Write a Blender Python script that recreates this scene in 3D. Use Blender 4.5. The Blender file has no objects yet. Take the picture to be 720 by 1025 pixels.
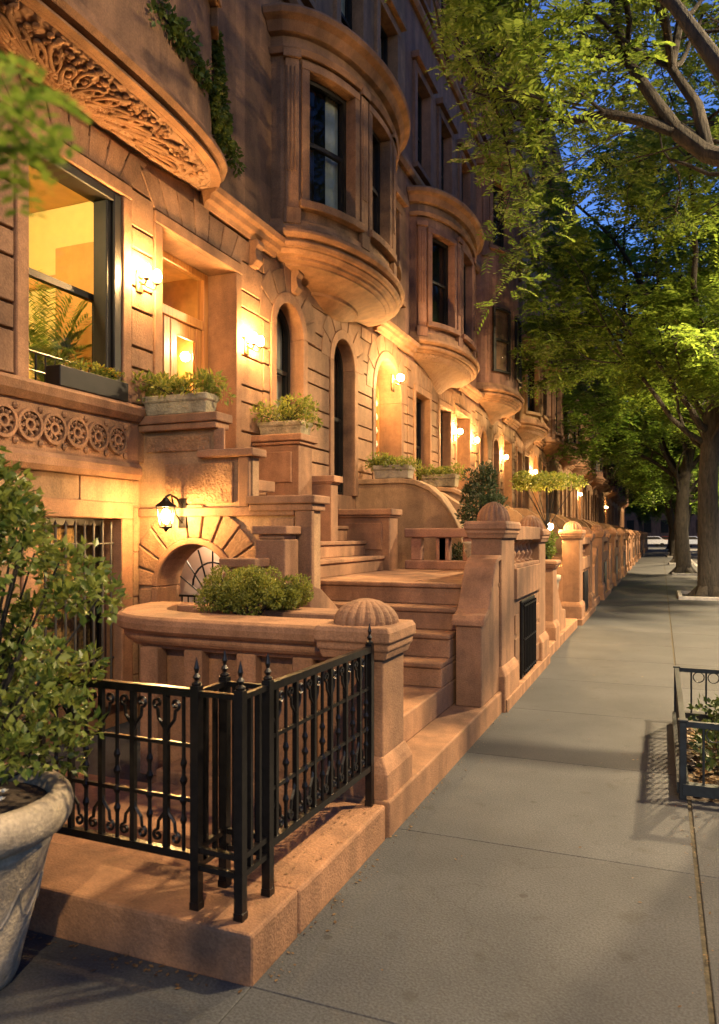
import bpy, bmesh, math, random
from math import sin, cos, pi, sqrt, radians, atan
from mathutils import Vector, Matrix, noise

random.seed(7)
scene = bpy.context.scene
COL = scene.collection
R = random.Random(11)

# ------------------------------------------------------------------ mesh builder
class MB:
    def __init__(self):
        self.v = []; self.f = []
    def add(self, vs, fs):
        n = len(self.v)
        self.v.extend(vs)
        self.f.extend([tuple(i + n for i in f) for f in fs])
    def box(self, x0, x1, y0, y1, z0, z1):
        self.add([(x0,y0,z0),(x1,y0,z0),(x1,y1,z0),(x0,y1,z0),(x0,y0,z1),(x1,y0,z1),(x1,y1,z1),(x0,y1,z1)],
                 [(0,3,2,1),(4,5,6,7),(0,1,5,4),(1,2,6,5),(2,3,7,6),(3,0,4,7)])
    def mbox(self, m, s0, s1, z0, z1, d0, d1, n=1):
        """box in wall coordinates: s along, z up, d outward"""
        vs = []
        for i in range(n + 1):
            s = s0 + (s1 - s0) * i / n
            vs += [m(s,z0,d0), m(s,z1,d0), m(s,z1,d1), m(s,z0,d1)]
        fs = [(0,1,2,3), tuple(4*n + k for k in (3,2,1,0))]
        for i in range(n):
            a = 4*i; b = a + 4
            for k in range(4):
                k2 = (k+1) % 4
                fs.append((a+k, b+k, b+k2, a+k2))
        self.add(vs, fs)
    def quad(self, a, b, c, d):
        self.add([a,b,c,d], [(0,1,2,3)])
    def sweep(self, rings, closed=True, caps=True):
        n = len(rings[0]); vs = []
        for r in rings: vs += list(r)
        fs = []
        for i in range(len(rings)-1):
            for k in range(n if closed else n-1):
                k2 = (k+1) % n
                fs.append((i*n+k, (i+1)*n+k, (i+1)*n+k2, i*n+k2))
        if caps and closed:
            fs.append(tuple(range(n))); fs.append(tuple((len(rings)-1)*n + k for k in range(n-1,-1,-1)))
        self.add(vs, fs)
    def mold(self, m, s0, s1, prof, n=1):
        """profile of (z, d) swept along s; closed"""
        self.sweep([[m(s0+(s1-s0)*i/n, z, d) for z, d in prof] for i in range(n+1)])
    def prism(self, pts, axis, a0, a1):
        """polygon pts (2 coords) extruded along axis x|y|z"""
        def mk(p, a):
            return {'x': (a,p[0],p[1]), 'y': (p[0],a,p[1]), 'z': (p[0],p[1],a)}[axis]
        self.sweep([[mk(p,a0) for p in pts],[mk(p,a1) for p in pts]])
    def lathe(self, cx, cy, prof, n=16, rib=0, amp=0.0):
        rings = []
        for r, z in prof:
            ring = []
            for k in range(n):
                t = 2*pi*k/n
                rr = r*(1 + (amp*abs(cos(rib*t/2)) if rib else 0))
                ring.append((cx+rr*cos(t), cy+rr*sin(t), z))
            rings.append(ring)
        self.sweep(rings)
    def tube(self, pts, r, n=6, square=False):
        pts = [Vector(p) for p in pts]
        rs = r if isinstance(r, (list, tuple)) else [r]*len(pts)
        rings = []
        up = Vector((0,0,1))
        prev = None
        for i, p in enumerate(pts):
            a = pts[max(i-1,0)]; b = pts[min(i+1,len(pts)-1)]
            t = (b-a)
            if t.length < 1e-9: t = Vector((0,0,1))
            t.normalize()
            if prev is None:
                u = t.cross(up)
                if u.length < 1e-3: u = Vector((1,0,0))
            else:
                u = prev - t*prev.dot(t)
                if u.length < 1e-5: u = t.cross(up)
            u.normalize(); prev = u
            w = t.cross(u)
            off = pi/4 if square else 0
            k = 1.414 if square else 1
            rings.append([tuple(p + (u*cos(2*pi*j/n+off) + w*sin(2*pi*j/n+off))*rs[i]*k) for j in range(n)])
        self.sweep(rings)
    def ball(self, c, r, n=8, m=6, sc=(1,1,1)):
        rings = []
        for i in range(m+1):
            ph = pi*i/m
            rr = max(sin(ph), 0.02)
            rings.append([(c[0]+r*sc[0]*rr*cos(2*pi*k/n), c[1]+r*sc[1]*rr*sin(2*pi*k/n), c[2]-r*sc[2]*cos(ph)) for k in range(n)])
        self.sweep(rings)
    def build(self, name, mat, parent=None, bevel=0, smooth=False, seg=1):
        me = bpy.data.meshes.new(name)
        me.from_pydata([tuple(v) for v in self.v], [], self.f)
        bm = bmesh.new(); bm.from_mesh(me)
        bmesh.ops.recalc_face_normals(bm, faces=bm.faces)
        bm.to_mesh(me); bm.free()
        if smooth:
            me.polygons.foreach_set('use_smooth', [True]*len(me.polygons))
        if mat is not None:
            for mm in (mat if isinstance(mat, list) else [mat]): me.materials.append(mm)
        o = bpy.data.objects.new(name, me)
        COL.objects.link(o)
        if parent is not None: o.parent = parent
        if bevel:
            b = o.modifiers.new('bevel', 'BEVEL'); b.width = bevel; b.segments = seg
            b.limit_method = 'ANGLE'; b.angle_limit = radians(40)
        return o
    def raw(self, name, mat, parent=None):
        me = bpy.data.meshes.new(name)
        me.from_pydata(self.v, [], self.f)
        me.materials.append(mat)
        o = bpy.data.objects.new(name, me); COL.objects.link(o)
        if parent is not None: o.parent = parent
        return o

def tag(o, label=None, cat=None, group=None, kind=None):
    if label: o['label'] = label
    if cat: o['category'] = cat
    if group: o['group'] = group
    if kind: o['kind'] = kind
    return o
def thing(name, label, cat, loc=(0,0,0), group=None):
    o = bpy.data.objects.new(name, None); COL.objects.link(o)
    o.location = (0,0,0)
    o.empty_display_size = .1
    return tag(o, label, cat, group)
def copy_tree(o, parent=None):
    c = o.copy(); COL.objects.link(c); c.parent = parent
    for ch in o.children: copy_tree(ch, c)
    return c
def subtree_move(o, dx, dy, dz=0):
    o.location = (o.location[0]+dx, o.location[1]+dy, o.location[2]+dz)

# ------------------------------------------------------------------ materials
def newmat(name):
    m = bpy.data.materials.new(name); m.use_nodes = True
    nt = m.node_tree
    return m, nt, nt.nodes, nt.links, nt.nodes['Principled BSDF']
def stone(name, c1, c2, scale=3.0, rough=.85, bump=.25, fine=60, streak=True, dirt=.5):
    m, nt, N, L, B = newmat(name)
    tc = N.new('ShaderNodeTexCoord')
    geo = N.new('ShaderNodeNewGeometry')
    n1 = N.new('ShaderNodeTexNoise'); n1.inputs['Scale'].default_value = scale; n1.inputs['Detail'].default_value = 6
    n1.inputs['Roughness'].default_value = .65
    L.new(geo.outputs['Position'], n1.inputs['Vector'])
    r1 = N.new('ShaderNodeValToRGB'); r1.color_ramp.elements[0].position = .3; r1.color_ramp.elements[1].position = .7
    r1.color_ramp.elements[0].color = (*c1,1); r1.color_ramp.elements[1].color = (*c2,1)
    L.new(n1.outputs['Fac'], r1.inputs['Fac'])
    # weather streaks, stretched vertically
    mp = N.new('ShaderNodeMapping'); mp.inputs['Scale'].default_value = (2.2,2.2,.35)
    L.new(geo.outputs['Position'], mp.inputs['Vector'])
    n2 = N.new('ShaderNodeTexNoise'); n2.inputs['Scale'].default_value = 2.0; n2.inputs['Detail'].default_value = 5
    L.new(mp.outputs['Vector'], n2.inputs['Vector'])
    r2 = N.new('ShaderNodeValToRGB'); r2.color_ramp.elements[0].position = .36; r2.color_ramp.elements[1].position = .6
    k = 1-dirt
    r2.color_ramp.elements[0].color = (k,k,k,1); r2.color_ramp.elements[1].color = (1,1,1,1)
    L.new(n2.outputs['Fac'], r2.inputs['Fac'])
    mx = N.new('ShaderNodeMix'); mx.data_type = 'RGBA'; mx.blend_type = 'MULTIPLY'; mx.inputs[0].default_value = 1 if streak else .3
    L.new(r1.outputs['Color'], mx.inputs[6]); L.new(r2.outputs['Color'], mx.inputs[7])
    # speckle
    n3 = N.new('ShaderNodeTexNoise'); n3.inputs['Scale'].default_value = fine; n3.inputs['Detail'].default_value = 3
    L.new(geo.outputs['Position'], n3.inputs['Vector'])
    mx2 = N.new('ShaderNodeMix'); mx2.data_type = 'RGBA'; mx2.blend_type = 'OVERLAY'; mx2.inputs[0].default_value = .45
    L.new(mx.outputs[2], mx2.inputs[6]); L.new(n3.outputs['Fac'], mx2.inputs[7])
    # each block its own tone, and soot / repair blotches
    ri = N.new('ShaderNodeMapRange'); ri.inputs[3].default_value = .74; ri.inputs[4].default_value = 1.2
    L.new(geo.outputs['Random Per Island'], ri.inputs[0])
    mx4 = N.new('ShaderNodeMix'); mx4.data_type = 'RGBA'; mx4.blend_type = 'MULTIPLY'; mx4.inputs[0].default_value = .85
    L.new(mx2.outputs[2], mx4.inputs[6]); L.new(ri.outputs[0], mx4.inputs[7])
    n5 = N.new('ShaderNodeTexNoise'); n5.inputs['Scale'].default_value = 6.5; n5.inputs['Detail'].default_value = 8; n5.inputs['Roughness'].default_value = .72
    L.new(geo.outputs['Position'], n5.inputs['Vector'])
    r5 = N.new('ShaderNodeValToRGB'); r5.color_ramp.elements[0].position = .36; r5.color_ramp.elements[1].position = .56
    r5.color_ramp.elements[0].color = (.50,.47,.46,1); r5.color_ramp.elements[1].color = (1.06,1.05,1.04,1)
    L.new(n5.outputs['Fac'], r5.inputs['Fac'])
    mx5 = N.new('ShaderNodeMix'); mx5.data_type = 'RGBA'; mx5.blend_type = 'MULTIPLY'; mx5.inputs[0].default_value = .42
    L.new(mx4.outputs[2], mx5.inputs[6]); L.new(r5.outputs['Color'], mx5.inputs[7])
    L.new(mx5.outputs[2], B.inputs['Base Color'])
    B.inputs['Roughness'].default_value = rough
    ad = N.new('ShaderNodeMath'); ad.operation = 'ADD'
    L.new(n3.outputs['Fac'], ad.inputs[0])
    mu = N.new('ShaderNodeMath'); mu.operation = 'MULTIPLY'; mu.inputs[1].default_value = 2.5
    L.new(n1.outputs['Fac'], mu.inputs[0]); L.new(mu.outputs[0], ad.inputs[1])
    bp = N.new('ShaderNodeBump'); bp.inputs['Strength'].default_value = bump; bp.inputs['Distance'].default_value = .02
    L.new(ad.outputs[0], bp.inputs['Height']); L.new(bp.outputs['Normal'], B.inputs['Normal'])
    return m
def carved(name, c1, c2, scale):
    m, nt, N, L, B = newmat(name)
    geo = N.new('ShaderNodeNewGeometry')
    nz = N.new('ShaderNodeTexNoise'); nz.inputs['Scale'].default_value = 4; nz.inputs['Detail'].default_value = 2
    L.new(geo.outputs['Position'], nz.inputs['Vector'])
    w = N.new('ShaderNodeTexWave'); w.wave_type = 'RINGS'; w.inputs['Scale'].default_value = scale
    w.inputs['Distortion'].default_value = 14; w.inputs['Detail'].default_value = 2; w.inputs['Detail Scale'].default_value = 1.6
    L.new(geo.outputs['Position'], w.inputs['Vector'])
    r = N.new('ShaderNodeValToRGB'); r.color_ramp.elements[0].color = (*c1,1); r.color_ramp.elements[1].color = (*c2,1)
    L.new(nz.outputs['Fac'], r.inputs['Fac']); L.new(r.outputs['Color'], B.inputs['Base Color'])
    B.inputs['Roughness'].default_value = .9
    bp = N.new('ShaderNodeBump'); bp.inputs['Strength'].default_value = .7; bp.inputs['Distance'].default_value = .03
    L.new(w.outputs['Fac'], bp.inputs['Height']); L.new(bp.outputs['Normal'], B.inputs['Normal'])
    return m
def plain(name, c, rough=.6, metal=0, var=.25, scale=8, bump=0.0, emit=None, strength=0, spec=.5):
    m, nt, N, L, B = newmat(name)
    tc = N.new('ShaderNodeNewGeometry')
    n1 = N.new('ShaderNodeTexNoise'); n1.inputs['Scale'].default_value = scale; n1.inputs['Detail'].default_value = 5
    L.new(tc.outputs['Position'], n1.inputs['Vector'])
    r = N.new('ShaderNodeValToRGB')
    r.color_ramp.elements[0].position = .3; r.color_ramp.elements[1].position = .7
    r.color_ramp.elements[0].color = (*[x*(1-var) for x in c],1); r.color_ramp.elements[1].color = (*[min(1,x*(1+var)) for x in c],1)
    L.new(n1.outputs['Fac'], r.inputs['Fac']); L.new(r.outputs['Color'], B.inputs['Base Color'])
    B.inputs['Roughness'].default_value = rough; B.inputs['Metallic'].default_value = metal
    B.inputs['Specular IOR Level'].default_value = spec
    if bump:
        bp = N.new('ShaderNodeBump'); bp.inputs['Strength'].default_value = bump; bp.inputs['Distance'].default_value = .01
        L.new(n1.outputs['Fac'], bp.inputs['Height']); L.new(bp.outputs['Normal'], B.inputs['Normal'])
    if emit:
        B.inputs['Emission Color'].default_value = (*emit,1); B.inputs['Emission Strength'].default_value = strength
    return m
def emission(name, c, s):
    m = bpy.data.materials.new(name); m.use_nodes = True
    nt = m.node_tree; nt.nodes.clear()
    e = nt.nodes.new('ShaderNodeEmission'); e.inputs[0].default_value = (*c,1); e.inputs[1].default_value = s
    o = nt.nodes.new('ShaderNodeOutputMaterial'); nt.links.new(e.outputs[0], o.inputs[0])
    return m
def leafmat(name, c1, c2, trans=.45, rough=.5):
    m = bpy.data.materials.new(name); m.use_nodes = True
    nt = m.node_tree; N = nt.nodes; L = nt.links; N.clear()
    geo = N.new('ShaderNodeNewGeometry')
    r = N.new('ShaderNodeValToRGB'); r.color_ramp.elements[0].color = (*c1,1); r.color_ramp.elements[1].color = (*c2,1)
    L.new(geo.outputs['Random Per Island'], r.inputs['Fac'])
    d = N.new('ShaderNodeBsdfPrincipled'); d.inputs['Roughness'].default_value = rough
    d.inputs['Specular IOR Level'].default_value = .3
    t = N.new('ShaderNodeBsdfTranslucent')
    hs = N.new('ShaderNodeHueSaturation'); hs.inputs['Value'].default_value = 1.45; hs.inputs['Hue'].default_value = .488
    L.new(r.outputs['Color'], hs.inputs['Color']); L.new(hs.outputs['Color'], t.inputs['Color'])
    L.new(r.outputs['Color'], d.inputs['Base Color'])
    mx = N.new('ShaderNodeMixShader'); mx.inputs[0].default_value = trans
    L.new(d.outputs[0], mx.inputs[1]); L.new(t.outputs[0], mx.inputs[2])
    o = N.new('ShaderNodeOutputMaterial'); L.new(mx.outputs[0], o.inputs[0])
    return m
def glassmat(name, tint=(.8,.85,.8), mix=.75):
    m = bpy.data.materials.new(name); m.use_nodes = True
    nt = m.node_tree; N = nt.nodes; L = nt.links; N.clear()
    t = N.new('ShaderNodeBsdfTransparent'); t.inputs[0].default_value = (*tint,1)
    g = N.new('ShaderNodeBsdfGlossy'); g.inputs['Roughness'].default_value = .03
    lw = N.new('ShaderNodeLayerWeight'); lw.inputs[0].default_value = .5
    pw_ = N.new('ShaderNodeMath'); pw_.operation = 'POWER'; pw_.inputs[1].default_value = 4.0
    L.new(lw.outputs['Facing'], pw_.inputs[0])
    ma = N.new('ShaderNodeMath'); ma.operation = 'MULTIPLY_ADD'; ma.inputs[1].default_value = .8; ma.inputs[2].default_value = .04
    L.new(pw_.outputs[0], ma.inputs[0])
    mx = N.new('ShaderNodeMixShader')
    L.new(ma.outputs[0], mx.inputs[0]); L.new(t.outputs[0], mx.inputs[1]); L.new(g.outputs[0], mx.inputs[2])
    o = N.new('ShaderNodeOutputMaterial'); L.new(mx.outputs[0], o.inputs[0])
    return m
def woodmat(name, c1, c2):
    m, nt, N, L, B = newmat(name)
    geo = N.new('ShaderNodeNewGeometry')
    mp = N.new('ShaderNodeMapping'); mp.inputs['Scale'].default_value = (14,14,.9)
    L.new(geo.outputs['Position'], mp.inputs['Vector'])
    n = N.new('ShaderNodeTexNoise'); n.inputs['Scale'].default_value = 3; n.inputs['Detail'].default_value = 6
    L.new(mp.outputs['Vector'], n.inputs['Vector'])
    r = N.new('ShaderNodeValToRGB'); r.color_ramp.elements[0].position = .35; r.color_ramp.elements[1].position = .65
    r.color_ramp.elements[0].color = (*c1,1); r.color_ramp.elements[1].color = (*c2,1)
    L.new(n.outputs['Fac'], r.inputs['Fac']); L.new(r.outputs['Color'], B.inputs['Base Color'])
    B.inputs['Roughness'].default_value = .35
    return m

def barkmat():
    m, nt, N, L, B = newmat('bark')
    geo = N.new('ShaderNodeNewGeometry')
    mp = N.new('ShaderNodeMapping'); mp.inputs['Scale'].default_value = (9,9,1.6)
    L.new(geo.outputs['Position'], mp.inputs['Vector'])
    n = N.new('ShaderNodeTexNoise'); n.inputs['Scale'].default_value = 2.2; n.inputs['Detail'].default_value = 7; n.inputs['Roughness'].default_value = .7
    n.inputs['Distortion'].default_value = .6
    L.new(mp.outputs['Vector'], n.inputs['Vector'])
    r = N.new('ShaderNodeValToRGB'); r.color_ramp.elements[0].position = .38; r.color_ramp.elements[1].position = .66
    r.color_ramp.elements[0].color = (.008,.0065,.005,1); r.color_ramp.elements[1].color = (.038,.031,.024,1)
    L.new(n.outputs['Fac'], r.inputs['Fac']); L.new(r.outputs['Color'], B.inputs['Base Color'])
    B.inputs['Roughness'].default_value = .92
    bp = N.new('ShaderNodeBump'); bp.inputs['Strength'].default_value = 1; bp.inputs['Distance'].default_value = .06
    L.new(n.outputs['Fac'], bp.inputs['Height']); L.new(bp.outputs['Normal'], B.inputs['Normal'])
    return m
M = {}
M['stone'] = stone('brownstone', (0.200,0.102,0.050), (0.296,0.156,0.076), 2.2, dirt=.35)
M['stone_b'] = stone('brownstone_block', (0.208,0.108,0.052), (0.328,0.176,0.088), 1.6, bump=.3, dirt=.3)
M['stone_c'] = stone('brownstone_dark', (0.152,0.084,0.052), (0.232,0.132,0.084), 2.0, dirt=.45)
M['stone_d'] = stone('brownstone_tan', (0.240,0.140,0.068), (0.344,0.208,0.104), 2.0, dirt=.35)
M['stone_red'] = stone('red_sandstone', (0.192,0.088,0.052), (0.264,0.128,0.076), 2.0, dirt=.4)
M['smooth'] = stone('dressed_brownstone', (0.224,0.112,0.053), (0.336,0.172,0.084), 2.4, bump=.3, fine=90, dirt=.35)
M['hewn'] = stone('hewn_brownstone', (.22,.115,.052), (.33,.18,.085), 5.0, bump=.45, fine=50, dirt=.2)
M['rough'] = stone('rough_brownstone', (0.208,0.108,0.048), (0.336,0.188,0.088), 9.0, bump=1.0, fine=40, dirt=.2)
M['carved'] = carved('carved_brownstone', (0.192,0.104,0.060), (0.304,0.176,0.104), 3.2)
M['iron'] = plain('black_iron', (.005,.0045,.0045), .3, 0, .4, 30, .12, spec=.3)
M['guard'] = plain('dark_iron_guard', (.010,.014,.016), .45, 0, .5, 25, .2)
M['winframe'] = plain('dark_window_paint', (.010,.008,.006), .5, 0, .3, spec=.25)
M['oak'] = woodmat('oak_door', (.28,.12,.03), (.46,.22,.065))
M['darkwood'] = woodmat('dark_door', (.045,.022,.012), (.09,.045,.02))
M['glass'] = glassmat('window_glass')
M['darkin'] = plain('dark_interior', (.018,.016,.014), .9)
M['curtain'] = plain('pale_curtain', (.42,.40,.34), .9, 0, .2, 6)
M['room'] = plain('yellow_room_wall', (.72,.55,.2), .9, 0, .05)
M['hall'] = plain('hall_panelling', (.5,.24,.07), .5, 0, .25)
M['roomtrim'] = plain('room_trim', (.5,.26,.07), .5, 0, .1)
M['pot'] = stone('weathered_pot', (.26,.215,.15), (.44,.37,.27), 5.0, bump=.25, fine=70, streak=True, dirt=.3)
M['planter'] = stone('mossy_planter', (.20,.17,.09), (.42,.35,.22), 9.0, bump=.6, fine=50, dirt=.45)
M['soil'] = plain('soil', (.035,.024,.016), .95, 0, .5, 25, .6)
M['bark'] = barkmat()
M['bulb'] = emission('lamp_bulb', (1.0,.56,.20), 720)
M['bulb2'] = emission('lantern_bulb', (1.0,.57,.20), 660)
M['bulb_far'] = emission('far_lamp_bulb', (1.0,.57,.20), 1100)
M['brass'] = plain('aged_brass', (.16,.10,.04), .4, 1.0, .3)
M['lf_tree'] = leafmat('locust_leaves', (.062,.12,.016), (.17,.25,.034), .55)
M['lf_tree2'] = leafmat('far_tree_leaves', (.055,.12,.018), (.145,.235,.034), .55)
M['lf_shrub'] = leafmat('shrub_leaves', (.035,.07,.012), (.17,.20,.04), .3, .35)
M['lf_box'] = leafmat('boxwood_leaves', (.08,.10,.014), (.22,.23,.04), .35)
M['lf_plant'] = leafmat('planter_leaves', (.07,.11,.015), (.22,.23,.04), .4)
M['lf_palm'] = leafmat('palm_leaves', (.10,.16,.02), (.24,.28,.05), .5)
M['lf_ivy'] = leafmat('ivy_leaves', (.05,.09,.015), (.14,.18,.03), .3)
M['lf_cover'] = leafmat('ground_cover_leaves', (.02,.04,.01), (.06,.085,.02), .2)
M['lf_con'] = leafmat('conifer_leaves', (.02,.035,.014), (.05,.07,.025), .2)
M['lf_dead'] = leafmat('fallen_leaves', (.07,.04,.02), (.17,.11,.05), .2)
M['flower'] = plain('white_petal', (.75,.72,.6), .6, 0, .1)
M['flower_y'] = plain('yellow_petal', (.75,.5,.08), .6, 0, .1)
M['white_tile'] = plain('white_paint', (.7,.68,.64), .6, 0, .1)
M['roof'] = plain('roof_tar', (.03,.03,.032), .9)

def concrete():
    m, nt, N, L, B = newmat('sidewalk_concrete')
    geo = N.new('ShaderNodeNewGeometry')
    n1 = N.new('ShaderNodeTexNoise'); n1.inputs['Scale'].default_value = 1.1; n1.inputs['Detail'].default_value = 7; n1.inputs['Roughness'].default_value = .6
    n2 = N.new('ShaderNodeTexNoise'); n2.inputs['Scale'].default_value = 95; n2.inputs['Detail'].default_value = 3
    vo = N.new('ShaderNodeTexVoronoi'); vo.inputs['Scale'].default_value = 55
    for n in (n1,n2,vo): L.new(geo.outputs['Position'], n.inputs['Vector'])
    r1 = N.new('ShaderNodeValToRGB'); r1.color_ramp.elements[0].position=.3; r1.color_ramp.elements[1].position=.72
    r1.color_ramp.elements[0].color=(.022,.0255,.031,1); r1.color_ramp.elements[1].color=(.052,.0565,.063,1)
    L.new(n1.outputs['Fac'], r1.inputs['Fac'])
    r2 = N.new('ShaderNodeValToRGB'); r2.color_ramp.elements[0].position=.38; r2.color_ramp.elements[1].position=.66
    r2.color_ramp.elements[0].color=(.5,.5,.5,1); r2.color_ramp.elements[1].color=(1.35,1.33,1.3,1)
    L.new(n2.outputs['Fac'], r2.inputs['Fac'])
    mx = N.new('ShaderNodeMix'); mx.data_type='RGBA'; mx.blend_type='MULTIPLY'; mx.inputs[0].default_value=.8
    L.new(r1.outputs['Color'], mx.inputs[6]); L.new(r2.outputs['Color'], mx.inputs[7])
    # gum spots / stains
    n3 = N.new('ShaderNodeTexNoise'); n3.inputs['Scale'].default_value = 5.5; n3.inputs['Detail'].default_value = 2
    L.new(geo.outputs['Position'], n3.inputs['Vector'])
    r3 = N.new('ShaderNodeValToRGB'); r3.color_ramp.elements[0].position=.26; r3.color_ramp.elements[1].position=.36
    r3.color_ramp.elements[0].color=(.6,.58,.55,1); r3.color_ramp.elements[1].color=(1,1,1,1)
    L.new(n3.outputs['Fac'], r3.inputs['Fac'])
    mx3 = N.new('ShaderNodeMix'); mx3.data_type='RGBA'; mx3.blend_type='MULTIPLY'; mx3.inputs[0].default_value=.8
    L.new(mx.outputs[2], mx3.inputs[6]); L.new(r3.outputs['Color'], mx3.inputs[7])
    # gum spots and hairline cracks
    vg = N.new('ShaderNodeTexVoronoi'); vg.inputs['Scale'].default_value = 2.6
    L.new(geo.outputs['Position'], vg.inputs['Vector'])
    rg = N.new('ShaderNodeValToRGB'); rg.color_ramp.elements[0].position = .045; rg.color_ramp.elements[1].position = .06
    rg.color_ramp.elements[0].color = (.42,.42,.42,1); rg.color_ramp.elements[1].color = (1,1,1,1)
    L.new(vg.outputs['Distance'], rg.inputs['Fac'])
    nd = N.new('ShaderNodeTexNoise'); nd.inputs['Scale'].default_value = 1.7; nd.inputs['Detail'].default_value = 8
    L.new(geo.outputs['Position'], nd.inputs['Vector'])
    va = N.new('ShaderNodeMix'); va.data_type = 'RGBA'; va.blend_type = 'LINEAR_LIGHT'; va.inputs[0].default_value = .35
    L.new(geo.outputs['Position'], va.inputs[6]); L.new(nd.outputs['Color'], va.inputs[7])
    vc = N.new('ShaderNodeTexVoronoi'); vc.feature = 'DISTANCE_TO_EDGE'; vc.inputs['Scale'].default_value = .42
    L.new(va.outputs[2], vc.inputs['Vector'])
    rc = N.new('ShaderNodeValToRGB'); rc.color_ramp.elements[0].position = .001; rc.color_ramp.elements[1].position = .0035
    rc.color_ramp.elements[0].color = (.74,.73,.72,1); rc.color_ramp.elements[1].color = (1,1,1,1)
    L.new(vc.outputs['Distance'], rc.inputs['Fac'])
    ri = N.new('ShaderNodeMapRange'); ri.inputs[3].default_value = .82; ri.inputs[4].default_value = 1.12
    L.new(geo.outputs['Random Per Island'], ri.inputs[0])
    prev = mx3.outputs[2]
    for src in (rg.outputs['Color'], rc.outputs['Color'], ri.outputs[0]):
        mm = N.new('ShaderNodeMix'); mm.data_type = 'RGBA'; mm.blend_type = 'MULTIPLY'; mm.inputs[0].default_value = .9
        L.new(prev, mm.inputs[6]); L.new(src, mm.inputs[7]); prev = mm.outputs[2]
    L.new(prev, B.inputs['Base Color'])
    B.inputs['Roughness'].default_value=.78
    bp = N.new('ShaderNodeBump'); bp.inputs['Strength'].default_value=.35; bp.inputs['Distance'].default_value=.008
    L.new(n2.outputs['Fac'], bp.inputs['Height']); L.new(bp.outputs['Normal'], B.inputs['Normal'])
    return m
M['concrete'] = concrete()
M['asphalt'] = plain('asphalt', (.045,.045,.047), .8, 0, .3, 40, .3)
M['curbstone'] = stone('curb_granite', (.2,.2,.2), (.32,.31,.3), 8, dirt=.2)
M['moss'] = plain('joint_debris', (.045,.038,.024), .95, 0, .6, 40, .5)
M['dirt'] = plain('earth', (.05,.04,.03), .95, 0, .3, 3)

# ------------------------------------------------------------------ setting
FX = -4.5
def struct(mb, name, mat, **k):
    o = mb.build(name, mat, **k); o['kind'] = 'structure'; return o
b = MB(); b.quad((-300,-120,-.22),(300,-120,-.22),(300,700,-.22),(-300,700,-.22)); struct(b,'ground',M['dirt'])
b = MB(); b.quad((1.93,-40,-.14),(11.5,-40,-.14),(11.5,130,-.14),(1.93,130,-.14)); struct(b,'road',M['asphalt'])
b = MB(); b.quad((-60,112,-.136),(60,112,-.136),(60,124,-.136),(-60,124,-.136)); struct(b,'avenue',M['asphalt'])
pits = [(.14,1.72,5.25,7.35),(.42,1.72,21.2,23.4),(.42,1.72,33.8,35.8),(.42,1.72,46,48),(.42,1.72,60,62),(.42,1.72,74,76),(.42,1.72,90,92)]
b = MB()
ys = [2.46+1.64*i for i in range(-6,67)]
for i in range(len(ys)-1):
    y0, y1 = ys[i]+.0015, ys[i+1]-.0015
    for x0, x1 in ((-4.6,-1.432),(-1.428,.155)):
        b.box(x0,x1,y0,y1,-.15,0)
rects = [(ys[i],ys[i+1]) for i in range(len(ys)-1)]
cuts = sorted(set(ys + [p[2] for p in pits] + [p[3] for p in pits]))
for i in range(len(cuts)-1):
    y0, y1 = cuts[i], cuts[i+1]
    p = next((p for p in pits if p[2]-1e-6 <= y0 and y1 <= p[3]+1e-6), None)
    if p is None: b.box(.178,1.74,y0+.0015,y1-.0015,-.15,0)
    elif p[0] > .2: b.box(.175,p[0],y0,y1,-.15,0)
struct(b,'sidewalk',M['concrete'],bevel=.003)
b = MB(); b.quad((-4.6,-8,-.012),(1.74,-8,-.012),(1.74,112,-.012),(-4.6,112,-.012)); struct(b,'sidewalk_bed',M['moss'])
b = MB(); b.box(1.75,1.93,-30,112,-.2,.003); struct(b,'curb',M['curbstone'],bevel=.015)
b = MB()
for x0,x1,y0,y1 in pits:
    b.quad((x0,y0,-.006),(x1,y0,-.006),(x1,y1,-.006),(x0,y1,-.006))
struct(b,'tree_pit_soil',M['soil'])
for i,(x0,x1,y0,y1) in enumerate(pits[1:]):
    b = MB(); b.box(x0,x1,y0,y0+.1,-.01,.09); b.box(x0,x1,y1-.1,y1,-.01,.09); b.box(x0,x0+.1,y0+.1,y1-.1,-.01,.088)
    o = b.build('pit_edging',M['curbstone'],bevel=.01)
    nm = ['nearest','second nearest','third nearest','fourth nearest','fifth nearest','farthest'][i]
    tag(o,'low pale stone edging round the foot of the %s visible street trunk'%nm,'stone edging','tree pit edgings')
b = MB(); b.quad((-9,-8,-.02),(-1.2,-8,-.02),(-1.2,112,-.02),(-9,112,-.02)); struct(b,'areaway_floor',M['smooth'])

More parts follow.
